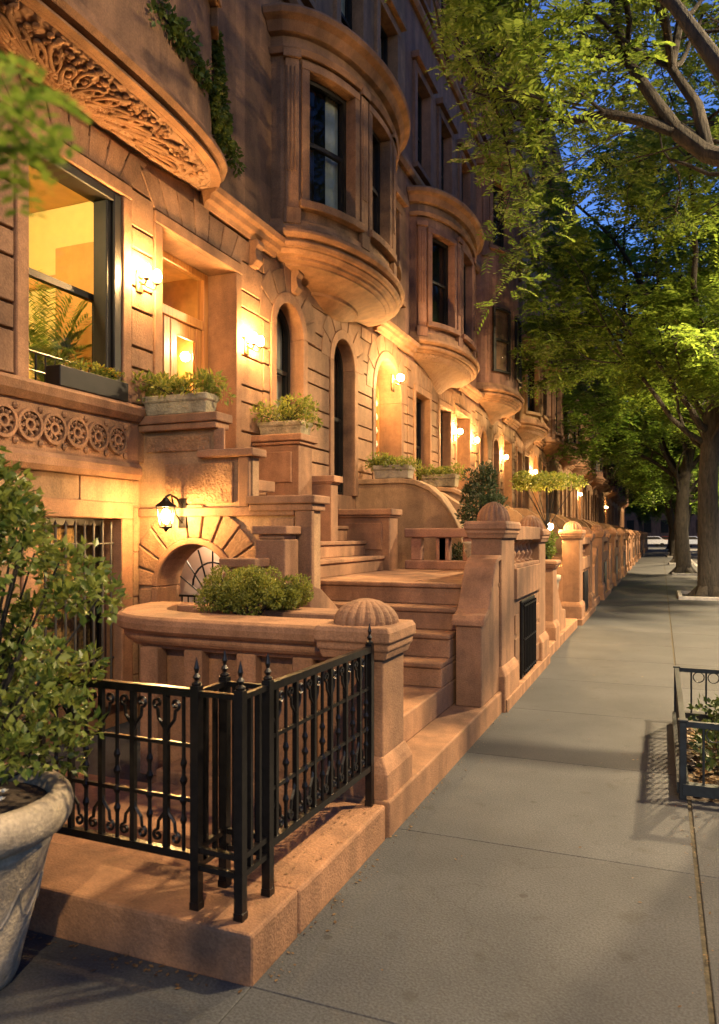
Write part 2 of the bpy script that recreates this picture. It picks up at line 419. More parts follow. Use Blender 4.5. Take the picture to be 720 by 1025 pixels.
# ------------------------------------------------------------------ facade helpers
def flat(s, z, d): return (FX + d, s, z)
def bowmap(yc, a, p, e=1.0, off=0.0):
    N = 120
    pts = []
    for i in range(N+1):
        t = pi*i/N
        c, s_ = cos(t), sin(t)
        pts.append((yc - a*(abs(c)**e)*(1 if c>=0 else -1), FX + p*(s_**e)))
    ls = [0]
    for i in range(N): ls.append(ls[-1] + math.hypot(pts[i+1][0]-pts[i][0], pts[i+1][1]-pts[i][1]))
    Lt = ls[-1]
    def m(s, z, d):
        s = min(max(s,0),Lt)
        lo, hi = 0, N
        while hi-lo > 1:
            mid = (lo+hi)//2
            if ls[mid] <= s: lo = mid
            else: hi = mid
        u = (s-ls[lo])/max(ls[lo+1]-ls[lo],1e-9)
        y = pts[lo][0]+(pts[lo+1][0]-pts[lo][0])*u
        x = pts[lo][1]+(pts[lo+1][1]-pts[lo][1])*u
        l2, h2 = max(lo-1,0), min(lo+2,N)
        ty, tx = pts[h2][0]-pts[l2][0], pts[h2][1]-pts[l2][1]
        n = math.hypot(tx,ty) or 1
        return (x + d*ty/n, y - d*tx/n, z)
    m.length = Lt
    return m

def backing(mb, m, s0, s1, z0, z1, ops, d=0.0, smax=99):
    """flat sheet with holes. ops: dict(s0,s1,z0,z1,arch)"""
    S = sorted(set([s0,s1]+[o['s0'] for o in ops]+[o['s1'] for o in ops]))
    if smax < 90:
        S2 = []
        for i in range(len(S)-1):
            n = max(1,int(math.ceil((S[i+1]-S[i])/smax)))
            S2 += [S[i]+(S[i+1]-S[i])*k/n for k in range(n)]
        S = S2+[S[-1]]
    Z = sorted(set([z0,z1]+[o['z0'] for o in ops]+[o['z1'] for o in ops]))
    for i in range(len(S)-1):
        for j in range(len(Z)-1):
            sm, zm = (S[i]+S[i+1])/2, (Z[j]+Z[j+1])/2
            if any(o['s0']<sm<o['s1'] and o['z0']<zm<o['z1'] for o in ops): continue
            mb.quad(m(S[i],Z[j],d), m(S[i+1],Z[j],d), m(S[i+1],Z[j+1],d), m(S[i],Z[j+1],d))
    for o in ops:
        if o.get('arch'):
            r = (o['s1']-o['s0'])/2; sc = (o['s0']+o['s1'])/2; zs = o['z1']-r; n = 16
            for k in range(n):
                t0, t1 = pi*k/n, pi*(k+1)/n
                a = (sc-r*cos(t0), zs+r*sin(t0)); c = (sc-r*cos(t1), zs+r*sin(t1))
                mb.quad(m(a[0],a[1],d), m(c[0],c[1],d), m(c[0],o['z1'],d), m(a[0],o['z1'],d))

def arch_ring(mb, m, sc, zs, r0, r1, d0, d1, n=18, t0=0, t1=pi):
    rings = []
    for k in range(n+1):
        t = t0+(t1-t0)*k/n
        c, s = -cos(t), sin(t)
        rings.append([m(sc+r0*c,zs+r0*s,d0), m(sc+r0*c,zs+r0*s,d1), m(sc+r1*c,zs+r1*s,d1), m(sc+r1*c,zs+r1*s,d0)])
    mb.sweep(rings)

def rustic(mb, m, s0, s1, z0, z1, ops, seed=0, gap=.012, dep=.045, trim=.14, heights=(.34,.2), bl=(.6,1.0)):
    rr = random.Random(seed)
    z = z0; k = 0
    while z < z1-.05:
        h = heights[k%len(heights)]*rr.uniform(.97,1.03)
        zt = min(z+h, z1)
        if z1-zt < .1: zt = z1
        holes = []
        for o in ops:
            if o['z1']+ (o.get('lintel',0)) <= z+.02 or o['z0'] >= zt-.02: continue
            tr = o.get('trim',trim)
            if o.get('arch'):
                r = (o['s1']-o['s0'])/2; sc = (o['s0']+o['s1'])/2; zs = o['z1']-r
                if zt <= zs+.01: holes.append((o['s0']-tr,o['s1']+tr))
                else:
                    q = max(r+tr, .01); hh = max(z,zs)-zs
                    w = sqrt(max(q*q-hh*hh,0))
                    if w > .02: holes.append((sc-w,sc+w))
            else: holes.append((o['s0']-tr,o['s1']+tr))
        holes.sort()
        segs = []; cur = s0
        for a, c in holes:
            if a > cur: segs.append((cur,min(a,s1)))
            cur = max(cur,c)
        if cur < s1: segs.append((cur,s1))
        for a, c in segs:
            L_ = c-a
            if L_ < .04: continue
            n = max(1,int(round(L_/rr.uniform(*bl))))
            cuts_ = [a]+[a+L_*(i+ (rr.uniform(-.22,.22)))/n for i in range(1,n)]+[c]
            for i in range(n):
                g = gap
                mb.mbox(m, cuts_[i]+ (g if i else 0), cuts_[i+1]-(g if i<n-1 else 0), z+g, zt-g, .0, dep+rr.uniform(-.003,.003))
        z = zt; k += 1

def voussoirs(mb, m, sc, zs, r0, r1, n, d1, key=.1, gap=.012):
    for k in range(n):
        t0, t1 = pi*k/n, pi*(k+1)/n
        rr = r1 + (key if k==n//2 else (key*.5 if k%2 else 0))
        g0 = gap/r0; pts = []
        q = 3
        for i in range(q+1):
            t = t0+g0+(t1-t0-2*g0)*i/q
            pts.append((sc-r0*cos(t), zs+r0*sin(t)))
        g1 = gap/rr
        for i in range(q,-1,-1):
            t = t0+g1+(t1-t0-2*g1)*i/q
            pts.append((sc-rr*cos(t), zs+rr*sin(t)))
        mb.sweep([[m(s,z,0) for s,z in pts],[m(s,z,d1) for s,z in pts]])

def window(parent, m, o, depth=.2, curtain=None, far=False, fm=None, n=1, sill=None, opaque=False):
    """window part (frame) with sash, glass, curtain"""
    s0,s1,z0,z1 = o['s0'],o['s1'],o['z0'],o['z1']
    fm = fm or M['winframe']
    b = MB(); fr = .06
    d0, d1 = -depth, -depth+.06
    if o.get('arch'):
        r=(s1-s0)/2; sc=(s0+s1)/2; zs=z1-r
        b.mbox(m,s0,s0+fr,z0,zs,d0,d1); b.mbox(m,s1-fr,s1,z0,zs,d0,d1); b.mbox(m,s0+fr,s1-fr,z0,z0+fr,d0,d1)
        arch_ring(b,m,sc,zs,r-fr,r,d0,d1)
    else:
        b.mbox(m,s0,s0+fr,z0,z1,d0,d1,1); b.mbox(m,s1-fr,s1,z0,z1,d0,d1,1)
        b.mbox(m,s0+fr,s1-fr,z0,z0+fr,d0,d1,n); b.mbox(m,s0+fr,s1-fr,z1-fr,z1,d0,d1,n)
    w = b.build('window',fm,parent)
    zm = z0+(z1-z0)*.5
    b = MB()
    b.mbox(m,s0+fr,s1-fr,zm-.025,zm+.03,d0-.01,d1-.012,n)
    b.mbox(m,s0+fr,s0+fr+.04,z0+fr,zm-.025,d0-.005,d1-.02); b.mbox(m,s1-fr-.04,s1-fr,z0+fr,zm-.025,d0-.005,d1-.02)
    b.build('sash',fm,w)
    b = MB(); dg = d0+.012
    if o.get('arch'):
        zt = zs
        b.quad(m(s0,z0,dg),m(s1,z0,dg),m(s1,zt,dg),m(s0,zt,dg))
        pts = [m(sc-r*cos(pi*k/14),zs+r*sin(pi*k/14),dg) for k in range(15)]
        b.add(pts,[tuple(range(15))])
    else:
        for i in range(n):
            a=s0+(s1-s0)*i/n; c=s0+(s1-s0)*(i+1)/n
            b.quad(m(a,z0,dg),m(c,z0,dg),m(c,z1,dg),m(a,z1,dg))
    b.build('glass',M['glass'],w)
    # dark room box behind the glass
    b = MB(); dd = d0-1.4
    if o.get('room',True):
        P = lambda s,z,d: m(s,z,d)
        e = .12
        q0=[P(s0-e,z0-e,d0-.02),P(s1+e,z0-e,d0-.02),P(s1+e,z1+e,d0-.02),P(s0-e,z1+e,d0-.02)]
        q1=[P(s0-e,z0-e,dd),P(s1+e,z0-e,dd),P(s1+e,z1+e,dd),P(s0-e,z1+e,dd)]
        b.add(q0+q1,[(0,1,5,4),(1,2,6,5),(2,3,7,6),(3,0,4,7),(4,5,6,7)])
        b.build('interior',M['darkin'],w)
    if curtain:
        b = MB(); k = 14
        for (a,c,zb) in curtain:
            A=s0+(s1-s0)*a; C=s0+(s1-s0)*c; nn=max(3,int((C-A)/.025))
            for i in range(nn):
                x0=A+(C-A)*i/nn; x1=A+(C-A)*(i+1)/nn
                e0=.015 if i%2 else -.015
                b.quad(m(x0,z0+(z1-z0)*zb,d0-.08+e0),m(x1,z0+(z1-z0)*zb,d0-.08-e0),m(x1,z1,d0-.08-e0),m(x0,z1,d0-.08+e0))
        b.build('curtain',M['curtain'],w)
    return w

def surround(mb, m, o, w=.13, d0=-.24, d1=.05, n=1, sill=True):
    s0,s1,z0,z1 = o['s0'],o['s1'],o['z0'],o['z1']
    if o.get('arch'):
        r=(s1-s0)/2; sc=(s0+s1)/2; zs=z1-r
        mb.mbox(m,s0-w,s0,z0,zs,d0,d1); mb.mbox(m,s1,s1+w,z0,zs,d0,d1)
        arch_ring(mb,m,sc,zs,r,r+w,d0,d1)
    else:
        mb.mbox(m,s0-w,s0,z0,z1,d0,d1); mb.mbox(m,s1,s1+w,z0,z1,d0,d1)
        mb.mbox(m,s0-w,s1+w,z1+.002,z1+w,d0,d1+.006,n)
    if sill: mb.mbox(m,s0-w-.04,s1+w+.04,z0-.1,z0-.002,d0,d1+.07,n)

CORN = [(0,0),(0,.06),(.05,.08),(.07,.13),(.12,.15),(.14,.2),(.2,.22),(.22,.2),(.25,0)]
def prof(z, sc=1, h=1): return [(z+a*h, d*sc) for a, d in CORN]

def bow(parent, yc, a, p, zb, zt, e, corbel, wins, smooth_m, carved_soffit=False, stone_m=None, curtains=(None,None,None), zw=None, far=False):
    m = bowmap(yc,a,p,e); Lt = m.length; n = 28
    ops = []
    zw = zw or (zb+.5, zt-.75)
    for (c,w) in wins:
        ops.append(dict(s0=Lt*c-w/2,s1=Lt*c+w/2,z0=zw[0],z1=zw[1]))
    b = MB()
    backing(b,m,0,Lt,zb,zt,ops,0,smax=Lt/n)
    for o in ops:
        surround(b,m,o,w=.1,d0=-.22,d1=.045,n=4)
        # fluted pilasters beside the window
        for s in (o['s0']-.3,o['s1']+.14):
            if s < .03 or s > Lt-.2: continue
            b.mbox(m,s,s+.16,zw[0]-.25,zw[1]+.1,0,.05,2)
            for q in (.03,.075,.12): b.mbox(m,s+q-.012,s+q+.012,zw[0]+.35,zw[1],.05,.066)
            b.mbox(m,s-.02,s+.18,zw[1]+.1,zw[1]+.2,0,.085,2)
            b.mbox(m,s-.02,s+.18,zw[0]-.3,zw[0]-.1,0,.075,2)
    bw = b.build('bay',stone_m or M['stone'],parent,bevel=.006)
    b = MB()
    rim = .15 if zb-corbel[1][1]<.06 else 1.0
    b.mold(m,0,Lt,[(zb-.1*rim,-.15),(zb-.1*rim,-.01),(zb-.07*rim,.03),(zb-.05*rim,.03),(zb-.045*rim,.075),(zb-.01,.1),(zb+.01,.1),(zb+.015,.06),(zb+.05,.06),(zb+.055,.12),(zb+.09,.16),(zb+.13,.16),(zb+.135,.115),(zb+.18,.115),(zb+.19,.07),(zb+.26,.05),(zb+.29,.05),(zb+.295,.0),(zb+.295,-.1)],n)
    b.build('bay_base_moulding',smooth_m,bw,bevel=.004)
    b = MB()
    b.mold(m,0,Lt,[(zt-.45,-.1),(zt-.45,.06),(zt-.38,.09),(zt-.36,.02),(zt-.22,.02),(zt-.2,.1),(zt-.1,.16),(zt-.06,.24),(zt,.26),(zt+.04,.24),(zt+.06,-.1)],n)
    # flat top of the bay
    pts=[m(Lt*i/n,zt+.03,0) for i in range(n+1)]
    b.add(pts,[tuple(range(n+1))])
    b.build('bay_cornice',smooth_m,bw,bevel=.004)
    # corbel under the bay
    b = MB(); rings=[]
    for f, z in corbel:
        ring=[]
        for i in range(n+1):
            x,y,_=m(Lt*i/n,0,0)
            ring.append((FX+(x-FX)*f, yc+(y-yc)*f, z))
        rings.append(ring)
    b.sweep(rings,closed=False,caps=False)
    b.build('bay_corbel',M['carved'] if carved_soffit else smooth_m,bw,smooth=carved_soffit)
    for i,o in enumerate(ops):
        window(parent,m,o,depth=.17,n=4,curtain=curtains[i%len(curtains)])
    return bw

def cornice_top(parent, y0, y1, z, mat):
    b = MB()
    b.mold(flat,y0,y1,[(z,-.3),(z,.08),(z+.12,.12),(z+.2,.12),(z+.25,.3),(z+.4,.35),(z+.45,.6),(z+.7,.66),(z+.75,.7),(z+.8,.66),(z+.82,-.3)])
    k = int((y1-y0)/.45)
    for i in range(k):
        c = y0+(i+.5)*(y1-y0)/k
        b.mbox(flat,c-.06,c+.06,z-.25,z+.42,.0,.5)
    b.build('cornice',mat,parent,bevel=.01)

BAYS = []
CONE = [(1.0,-.09),(.97,-.1),(.96,-.13),(.9,-.15),(.89,-.18),(.78,-.2),(.62,-.25),(.45,-.32),(.3,-.42),(.18,-.52),(.1,-.58),(.02,-.6)]
def house(label, y0, y1, ops_lo, bowp, ups, seed, mats, top=16.5, zsplit=5.2, wincurt=None, base_ops=(), detail=True):
    h = thing('brownstone_house',label,'house',group='brownstone houses along the street')
    ops_hi = []
    for (ya,yb,za,zb_) in ups: ops_hi.append(dict(s0=ya,s1=yb,z0=za,z1=zb_))
    b = MB()
    allops = list(ops_lo)+list(base_ops)
    backing(b,flat,y0,y1,-.6,zsplit,allops)
    backing(b,flat,y0,y1,zsplit,top,ops_hi)
    # rest of the body: sides, roof, back
    b.quad((FX,y0,-.6),(FX-9,y0,-.6),(FX-9,y0,top),(FX,y0,top)); b.quad((FX,y1,-.6),(FX-9,y1,-.6),(FX-9,y1,top),(FX,y1,top))
    b.quad((FX-9,y0,-.6),(FX-9,y1,-.6),(FX-9,y1,top),(FX-9,y0,top))
    for o in ops_hi:
        surround(b,flat,o,w=.16,d1=.06); 
        b.mbox(flat,o['s0']-.22,o['s1']+.22,o['z1']+.17,o['z1']+.3,0,.16)
    wall = b.build('facade_wall',mats[0],h,bevel=.005 if detail else 0)
    b = MB()
    b.quad((FX-9,y0,top),(FX+.02,y0,top),(FX+.02,y1,top),(FX-9,y1,top)); b.build('roof',M['roof'],h)
    b = MB()
    rustic(b,flat,y0+.012,y1-.012,2.35 if detail else 0,zsplit-.14,ops_lo,seed)
    for o in ops_lo:
        if o.get('arch'):
            r=(o['s1']-o['s0'])/2
            voussoirs(b,flat,(o['s0']+o['s1'])/2,o['z1']-r,r+.14,r+.42,7,.053,.1)
        else:
            # flat arch of wedge stones over the opening
            s0,s1,z1=o['s0'],o['s1'],o['z1']; tr=o.get('trim',.14); nn=7
            for k in range(nn):
                a0=s0-tr-.22+(s1-s0+2*tr+.44)*k/nn; a1=s0-tr-.22+(s1-s0+2*tr+.44)*(k+1)/nn
                c0=s0-tr+(s1-s0+2*tr)*k/nn; c1=s0-tr+(s1-s0+2*tr)*(k+1)/nn
                zt=z1+.14+.3+(.08 if k==nn//2 else 0); g=.007
                pts=[(c0+g,z1+tr+.005),(c1-g,z1+tr+.005),(a1-g,min(zt,zsplit-.05)),(a0+g,min(zt,zsplit-.05))]
                b.sweep([[flat(s,z,0) for s,z in pts],[flat(s,z,.053) for s,z in pts]])
    b.build('rusticated_stone',mats[1],wall,bevel=.006)
    b = MB()
    for o in ops_lo: surround(b,flat,o,w=o.get('trim',.14)-.012,d0=-o.get('deep',.24),d1=.062,sill=o.get('sill',False))
    b.build('opening_surround',M['smooth'],wall,bevel=.008)
    b = MB()
    bc,ba = bowp['yc'],bowp['a']
    for sa,sb in ((y0,max(y0,bc-ba)),(min(y1,bc+ba),y1)):
        if sb-sa>.05:
            b = MB(); b.mold(flat,sa,sb,prof(zsplit-.06,1.0,1.0)); b.build('belt_course',M['smooth'],wall,bevel=.004)
    for zz in (8.55,12.0):
        b = MB(); b.mold(flat,y0,y1,[(zz,0),(zz,.07),(zz+.07,.12),(zz+.15,.12),(zz+.19,0)]); b.build('belt_course',M['smooth'],wall,bevel=.004)
    cornice_top(h,y0,y1,top,mats[2])
    h_bay = bow(h,bc,ba,bowp['p'],bowp.get('zb',5.3),bowp.get('zt',8.2),bowp.get('e',1.0),[(f,bowp.get('zb',5.3)+dz) for f,dz in bowp.get('corbel',CONE)],
        bowp['wins'],M['smooth'],bowp.get('carved',False),mats[0],bowp.get('curt',(None,)),zw=bowp.get('zw'))
    for i,o in enumerate(ops_lo):
        if o.get('kind','window')=='window':
            window(h,flat,o,curtain=o.get('curt'))
    for i,o in enumerate(ops_hi):
        window(h,flat,o,curtain=[None,[(.0,.3,0)],[(0,1,.55)],[(.62,1,0)]][(i+seed)%4])
    BAYS.append(h_bay)
    return h, wall

# --- simple panelled door for far houses
def door(parent, o, mat, dep=.34, lit=None, arch=False):
    s0,s1,z0,z1=o['s0'],o['s1'],o['z0'],o['z1']
    zt=z1-.6
    b=MB()
    b.mbox(flat,s0,s1,z0,z0+.12,-dep-.06,-dep)
    b.mbox(flat,s0,s0+.09,z0+.12,z1,-dep-.06,-dep+.03); b.mbox(flat,s1-.09,s1,z0+.12,z1,-dep-.06,-dep+.03)
    b.mbox(flat,s0+.09,s1-.09,zt-.05,zt+.05,-dep-.06,-dep+.03)
    if not o.get('arch'): b.mbox(flat,s0+.09,s1-.09,z1-.08,z1,-dep-.06,-dep+.03)
    sc=(s0+s1)/2
    for a,c in ((s0+.09,sc-.006),(sc+.006,s1-.09)):
        b.mbox(flat,a,a+.11,z0+.12,zt-.05,-dep-.05,-dep); b.mbox(flat,c-.11,c,z0+.12,zt-.05,-dep-.05,-dep)
        b.mbox(flat,a+.11,c-.11,z0+.12,z0+.75,-dep-.05,-dep-.01); b.mbox(flat,a+.11,c-.11,zt-.2,zt-.05,-dep-.05,-dep-.01)
        b.mbox(flat,a+.16,c-.16,z0+.25,z0+.62,-dep-.01,-dep+.012)
    d=b.build('door',mat,parent,bevel=.006)
    b=MB(); b.quad(flat(s0,z0,-dep-.03),flat(s1,z0,-dep-.03),flat(s1,z1,-dep-.03),flat(s0,z1,-dep-.03)); b.build('glass',M['glass'],d)
    b=MB()
    b.ball(flat(sc+.08,z0+1.0,-dep+.05),.035,8,6); b.build('handle',M['brass'],d)
    e=.0; r0,r1=-dep-.07,-dep-1.3
    q0=[flat(s0-e,z0,r0),flat(s1+e,z0,r0),flat(s1+e,z1,r0),flat(s0-e,z1,r0)]; q1=[flat(s0-e,z0,r1),flat(s1+e,z0,r1),flat(s1+e,z1,r1),flat(s0-e,z1,r1)]
    b=MB(); b.add(q0+q1,[(0,1,5,4),(1,2,6,5),(2,3,7,6),(3,0,4,7),(4,5,6,7)])
    b.build('vestibule',M['hall'] if lit else M['darkin'],d)
    if lit:
        b=MB(); b.ball(flat(s0+.88*(s1-s0),z0+1.5,-dep-.17),.055,10,8); b.build('hall_lamp',lit,d)
    return d

# ------------------------------------------------------------------ houses
W = lambda a,b_,c,d,**k: dict(s0=a,s1=b_,z0=c,z1=d,**k)
m1 = (M['stone'],M['stone_b'],M['stone_c'])
o_win = W(4.33,5.40,2.86,4.72,trim=.13,deep=.2,kind='lit')
o_door = W(5.97,7.31,2.22,4.66,trim=.13,deep=.36,kind='door')
o_base = W(4.45,5.42,.35,1.84)
SOFF2 = [(1.0,-.09),(.985,-.11),(.93,-.115),(.925,-.15),(.86,-.165),(.855,-.19),(.78,-.2),(.66,-.225),(.52,-.26),(.42,-.29),(.41,-.33),(.36,-.34),(.3,-.38),(.2,-.43),(.1,-.46),(.02,-.47)]
SOFF = [(1.0,-.015),(.985,-.025),(.97,-.035),(.9,-.03),(.7,-.07),(.4,-.1),(.02,-.1)]
h1, wall1 = house('nearest brownstone with lit yellow window and carved bow overhang', 1.9, 7.95, [o_win,o_door],
    dict(yc=4.62,a=2.05,p=.5,e=.8,corbel=SOFF,carved=True,zb=5.32,zt=9.6,zw=(7.1,8.8),wins=[(.2,.7),(.5,.95),(.8,.7)]),
    [(3.2,4.1,9.9,11.5),(5.0,5.9,9.9,11.5),(6.85,7.6,9.2,11.1),(3.2,4.1,12.6,14.4),(5.0,5.9,12.6,14.4),(6.6,7.4,12.6,14.4)], 3, m1, base_ops=[o_base])
ops2 = [W(8.27,9.02,3.0,4.68,arch=True,curt=[(.55,1,0)],trim=.15), W(10.04,10.84,2.3,4.65,arch=True,kind='window',trim=.15), W(11.78,13.1,2.3,4.78,arch=True,kind='door',deep=.4,trim=.15)]
h2, wall2 = house('second brownstone from the camera with round bow over two arched windows', 7.95, 13.5, ops2,
    dict(yc=10.02,a=1.78,p=.78,corbel=SOFF2,zb=5.32,zt=8.1,zw=(5.85,7.5),wins=[(.21,.8),(.5,.72),(.79,.8)],curt=([(.66,1,0)],None,None)),
    [(8.5,9.4,8.95,10.8),(10.3,11.2,8.95,10.8),(12.0,12.9,8.95,10.8),(8.5,9.4,12.4,14.2),(10.3,11.2,12.4,14.2),(12.0,12.9,12.4,14.2),(12.3,13.0,6.0,7.6)], 5, (M['stone'],M['stone_b'],M['stone_c']))
ops3 = [W(14.0,14.95,2.5,4.5),W(15.75,16.6,2.3,4.5,curt=[(0,.4,0)]),W(17.15,18.45,2.3,4.6,kind='door',deep=.4)]
h3, wall3 = house('third brownstone from the camera with carved shell under its bow', 13.5, 19.1, ops3,
    dict(yc=15.6,a=1.8,p=.68,corbel=CONE,carved=True,zb=5.32,zt=8.3,wins=[(.2,.75),(.5,.8),(.8,.75)]),
    [(14.1,15.0,8.95,10.8),(15.8,16.7,8.95,10.8),(17.6,18.5,8.95,10.8),(14.1,15.0,12.4,14.2),(15.8,16.7,12.4,14.2),(17.6,18.5,12.4,14.2),(17.7,18.4,6.0,7.6)], 6, (M['stone_red'],M['stone_b'],M['stone_c']))

# prototypes for the rest of the row (built at their first place, then copied)
def proto(label, y0, kind):
    if kind==0:
        ops=[W(y0+.55,y0+1.4,2.6,4.5,arch=True),W(y0+2.2,y0+3.0,2.6,4.5,arch=True),W(y0+3.75,y0+5.0,2.3,4.6,kind='door',deep=.4)]
        bp=dict(yc=y0+2.0,a=1.7,p=.75,corbel=CONE,zb=5.4,zt=11.6,zw=(9.3,11.0),wins=[(.2,.7),(.5,.75),(.8,.7)])
        ms=(M['stone_red'],M['stone_d'],M['stone_c']); up=[(y0+4.1,y0+4.9,5.9,7.6),(y0+4.1,y0+4.9,9.1,10.8)]
    elif kind==1:
        ops=[W(y0+.5,y0+1.35,2.6,4.5),W(y0+1.9,y0+2.75,2.6,4.5),W(y0+3.7,y0+4.95,2.3,4.7,kind='door',deep=.4,arch=True)]
        bp=dict(yc=y0+2.0,a=1.75,p=.7,corbel=CONE,carved=True,zb=5.3,zt=8.2,wins=[(.2,.7),(.5,.75),(.8,.7)])
        ms=(M['stone_d'],M['stone_b'],M['stone_c']); up=[(y0+4.1,y0+4.9,5.9,7.6)]+[(y0+a,y0+a+.85,9.0,10.8) for a in (.6,2.3,4.0)]
    else:
        ops=[W(y0+.6,y0+1.5,2.6,4.5),W(y0+2.3,y0+3.2,2.6,4.5,arch=True),W(y0+3.9,y0+5.1,2.3,4.6,kind='door',deep=.4)]
        bp=dict(yc=y0+2.1,a=1.6,p=.6,e=.8,corbel=CONE,zb=5.35,zt=8.4,wins=[(.25,.75),(.5,.01),(.75,.75)])
        bp['wins']=[(.3,.75),(.7,.75)]
        ms=(M['stone_c'],M['stone_d'],M['stone_c']); up=[(y0+4.1,y0+4.9,5.9,7.6)]+[(y0+a,y0+a+.85,9.0,10.8) for a in (.6,2.3,4.0)]
    up += [(y0+a,y0+a+.85,12.5,14.3) for a in (.6,2.3,4.0)]
    hh,w = house(label,y0,y0+5.6,ops,bp,up,kind+8,ms,top=16.5,detail=False)
    door(hh,ops[2],M['darkwood'],lit=None)
    if kind==0:
        # upper storey windows of the tall bow
        m = bowmap(y0+2.0,1.7,.75); Lt=m.length
        for c in (.2,.5,.8):
            window(hh,m,W(Lt*c-.37,Lt*c+.37,6.0,7.7),depth=-.03,n=4)
    return hh
ords = ['fourth','fifth','sixth','seventh','eighth','ninth','tenth','eleventh','twelfth','thirteenth','fourteenth','fifteenth','sixteenth','seventeenth','eighteenth']
descr = ['red brownstone with a tall two storey bow, %s house along the row','tan house with carved bow corbel and arched door, %s house along the row','dark brownstone with a shallow bow, %s house along the row']
protos = {}
for i in range(15):
    y0 = 19.1+5.6*i; k = i%3; lab = descr[k]%ords[i]
    if k not in protos:
        protos[k] = (proto(lab,y0,k),y0)
    else:
        c = copy_tree(protos[k][0]); c['label']=lab; subtree_move(c,0,y0-protos[k][1])

# carved scrollwork under the nearest bow
bmA=bowmap(4.62,2.05,.5,.8); LtA=bmA.length
def soff(sv,f,drop):
    x,y,_=bmA(sv,0,0); zz=5.32-.035-.065*(1-f)
    return (FX+(x-FX)*f,4.62+(y-4.62)*f,zz-drop)
b=MB(); r_=random.Random(8)
nm=19
for k in range(nm):
    s0=LtA*(.05+.9*k/(nm-1)); sg=1 if k%2 else -1
    fc=.6+.04*sg; pts=[]; rr_=[]
    for i in range(26):
        t=i/25; a=sg*(pi*.5+2.6*pi*t); q=.13*(1-.8*t)
        pts.append(soff(s0+q*cos(a)*.9,fc+q/.5*sin(a)*.95,.012+.02*sin(pi*min(1,t*1.2)))); rr_.append(.023*(1-.5*t))
    b.tube(pts,rr_,6)
    b.ball(soff(s0,fc,.02),.032,7,5)
    for j in range(9):
        a=2*pi*j/9+r_.uniform(-.2,.2); q=.17+r_.uniform(-.015,.02)
        c=soff(s0+q*cos(a),min(.93,max(.08,fc+q/.5*sin(a)*.9)),.008)
        b.ball(c,.036,6,4,(.9,.9,.55))
        c=soff(s0+q*.82*cos(a+.2),min(.93,max(.08,fc+q*.82/.5*sin(a+.2)*.9)),.014)
        b.ball(c,.022,6,4,(1,1,.7))
    # stem to the next scroll and palmettes near the wall
    s2_=LtA*(.05+.9*(k+.5)/(nm-1))
    for j in range(-2,3):
        b.tube([soff(s2_,.12,.01),soff(s2_+.035*j,.26,.022),soff(s2_+.07*j,.34-.025*abs(j),.012)],[.014,.02,.009],5)
b.build('bay_scrollwork',M['smooth'],BAYS[0],smooth=True)
# house 1 extras ---------------------------------------------------------
# lit room
b=MB()
x0,x1,ya,yb,za,zb=FX-2.6,FX-.22,3.4,5.75,2.5,5.1
b.add([(x0,ya,za),(x1,ya,za),(x1,yb,za),(x0,yb,za),(x0,ya,zb),(x1,ya,zb),(x1,yb,zb),(x0,yb,zb)],[(0,1,2,3),(4,5,6,7),(2,3,7,6),(3,0,4,7),(0,1,5,4)])
room=b.build('room',M['room'],h1)
b=MB(); b.box(x0+.01,x0+.06,ya,yb,4.15,4.25); b.box(x0+.01,x0+.05,4.2,4.3,2.5,4.15); b.box(FX-1.0,FX-.5,yb-.07,yb-.01,2.5,4.5); b.box(x0+.01,FX-1.0,yb-.06,yb-.01,4.15,4.25)
b.box(x0,x1,ya,yb,4.92,4.97)
b.build('room_moulding',M['roomtrim'],room,bevel=.01)
b=MB(); b.ball((FX-.5,3.85,4.6),.12,10,8); b.build('room_lamp',emission('room_lamp_glow',(1,.76,.38),230),room)
w=window(h1,flat,dict(o_win,room=False),depth=.2)
b=MB(); b.mbox(flat,5.30,5.398,2.87,4.71,-.14,.045); b.mbox(flat,4.34,5.30,4.63,4.712,-.14,.045); b.mbox(flat,5.24,5.30,2.87,4.63,-.14,.01); b.build('dark_jamb',M['winframe'],w,bevel=.008)
b=MB()
for k in range(9): 
    y=4.37+.1*k; b.tube([(FX-.12,y,2.88),(FX-.12,y,3.14)],.008)
b.tube([(FX-.12,4.34,3.15),(FX-.12,5.26,3.15)],.011); b.tube([(FX-.12,4.34,3.0),(FX-.12,5.26,3.0)],.008)
b.build('window_guard',M['iron'],w)
# front door with lit hall
d=door(h1,o_door,M['oak'],dep=.34,lit=emission('hall_glow',(1,.62,.24),170))
# basement window: frame, lit blind, bars
bw=window(h1,flat,dict(o_base,room=False),depth=.24)
b=MB(); b.quad(flat(4.3,.3,-.42),flat(6.6,.3,-.42),flat(6.6,1.95,-.42),flat(4.3,1.95,-.42))
b.build('bamboo_blind',plain('bamboo_blind',(.30,.17,.07),.8,0,.6,35,.3),bw)
b=MB()
for k in range(9):
    y=4.5+.11*k; b.tube([flat(y,.36,-.06),flat(y,1.78,-.06)],.011)
    b.tube([flat(y,1.78,-.06),flat(y,1.82,-.06)],[.016,.002])
for z in (1.62,1.2,.6): b.tube([flat(4.46,z,-.06),flat(5.41,z,-.06)],.010)
b.build('window_bars',plain('grey_bars',(.055,.05,.042),.5),bw)
b=MB(); surround(b,flat,o_base,w=.15,d0=-.28,d1=.03,sill=False); b.mbox(flat,4.3,5.58,.22,.35,-.2,.1)
b.build('basement_window_surround',M['smooth'],wall1,bevel=.008)
b=MB(); rustic(b,flat,2.0,5.66,.0,2.2,[dict(o_base,trim=.17)],21,heights=(.42,.42,.3),bl=(.7,1.1),dep=.02,gap=.005)
b.build('basement_stone',M['stone_d'],wall1,bevel=.006)
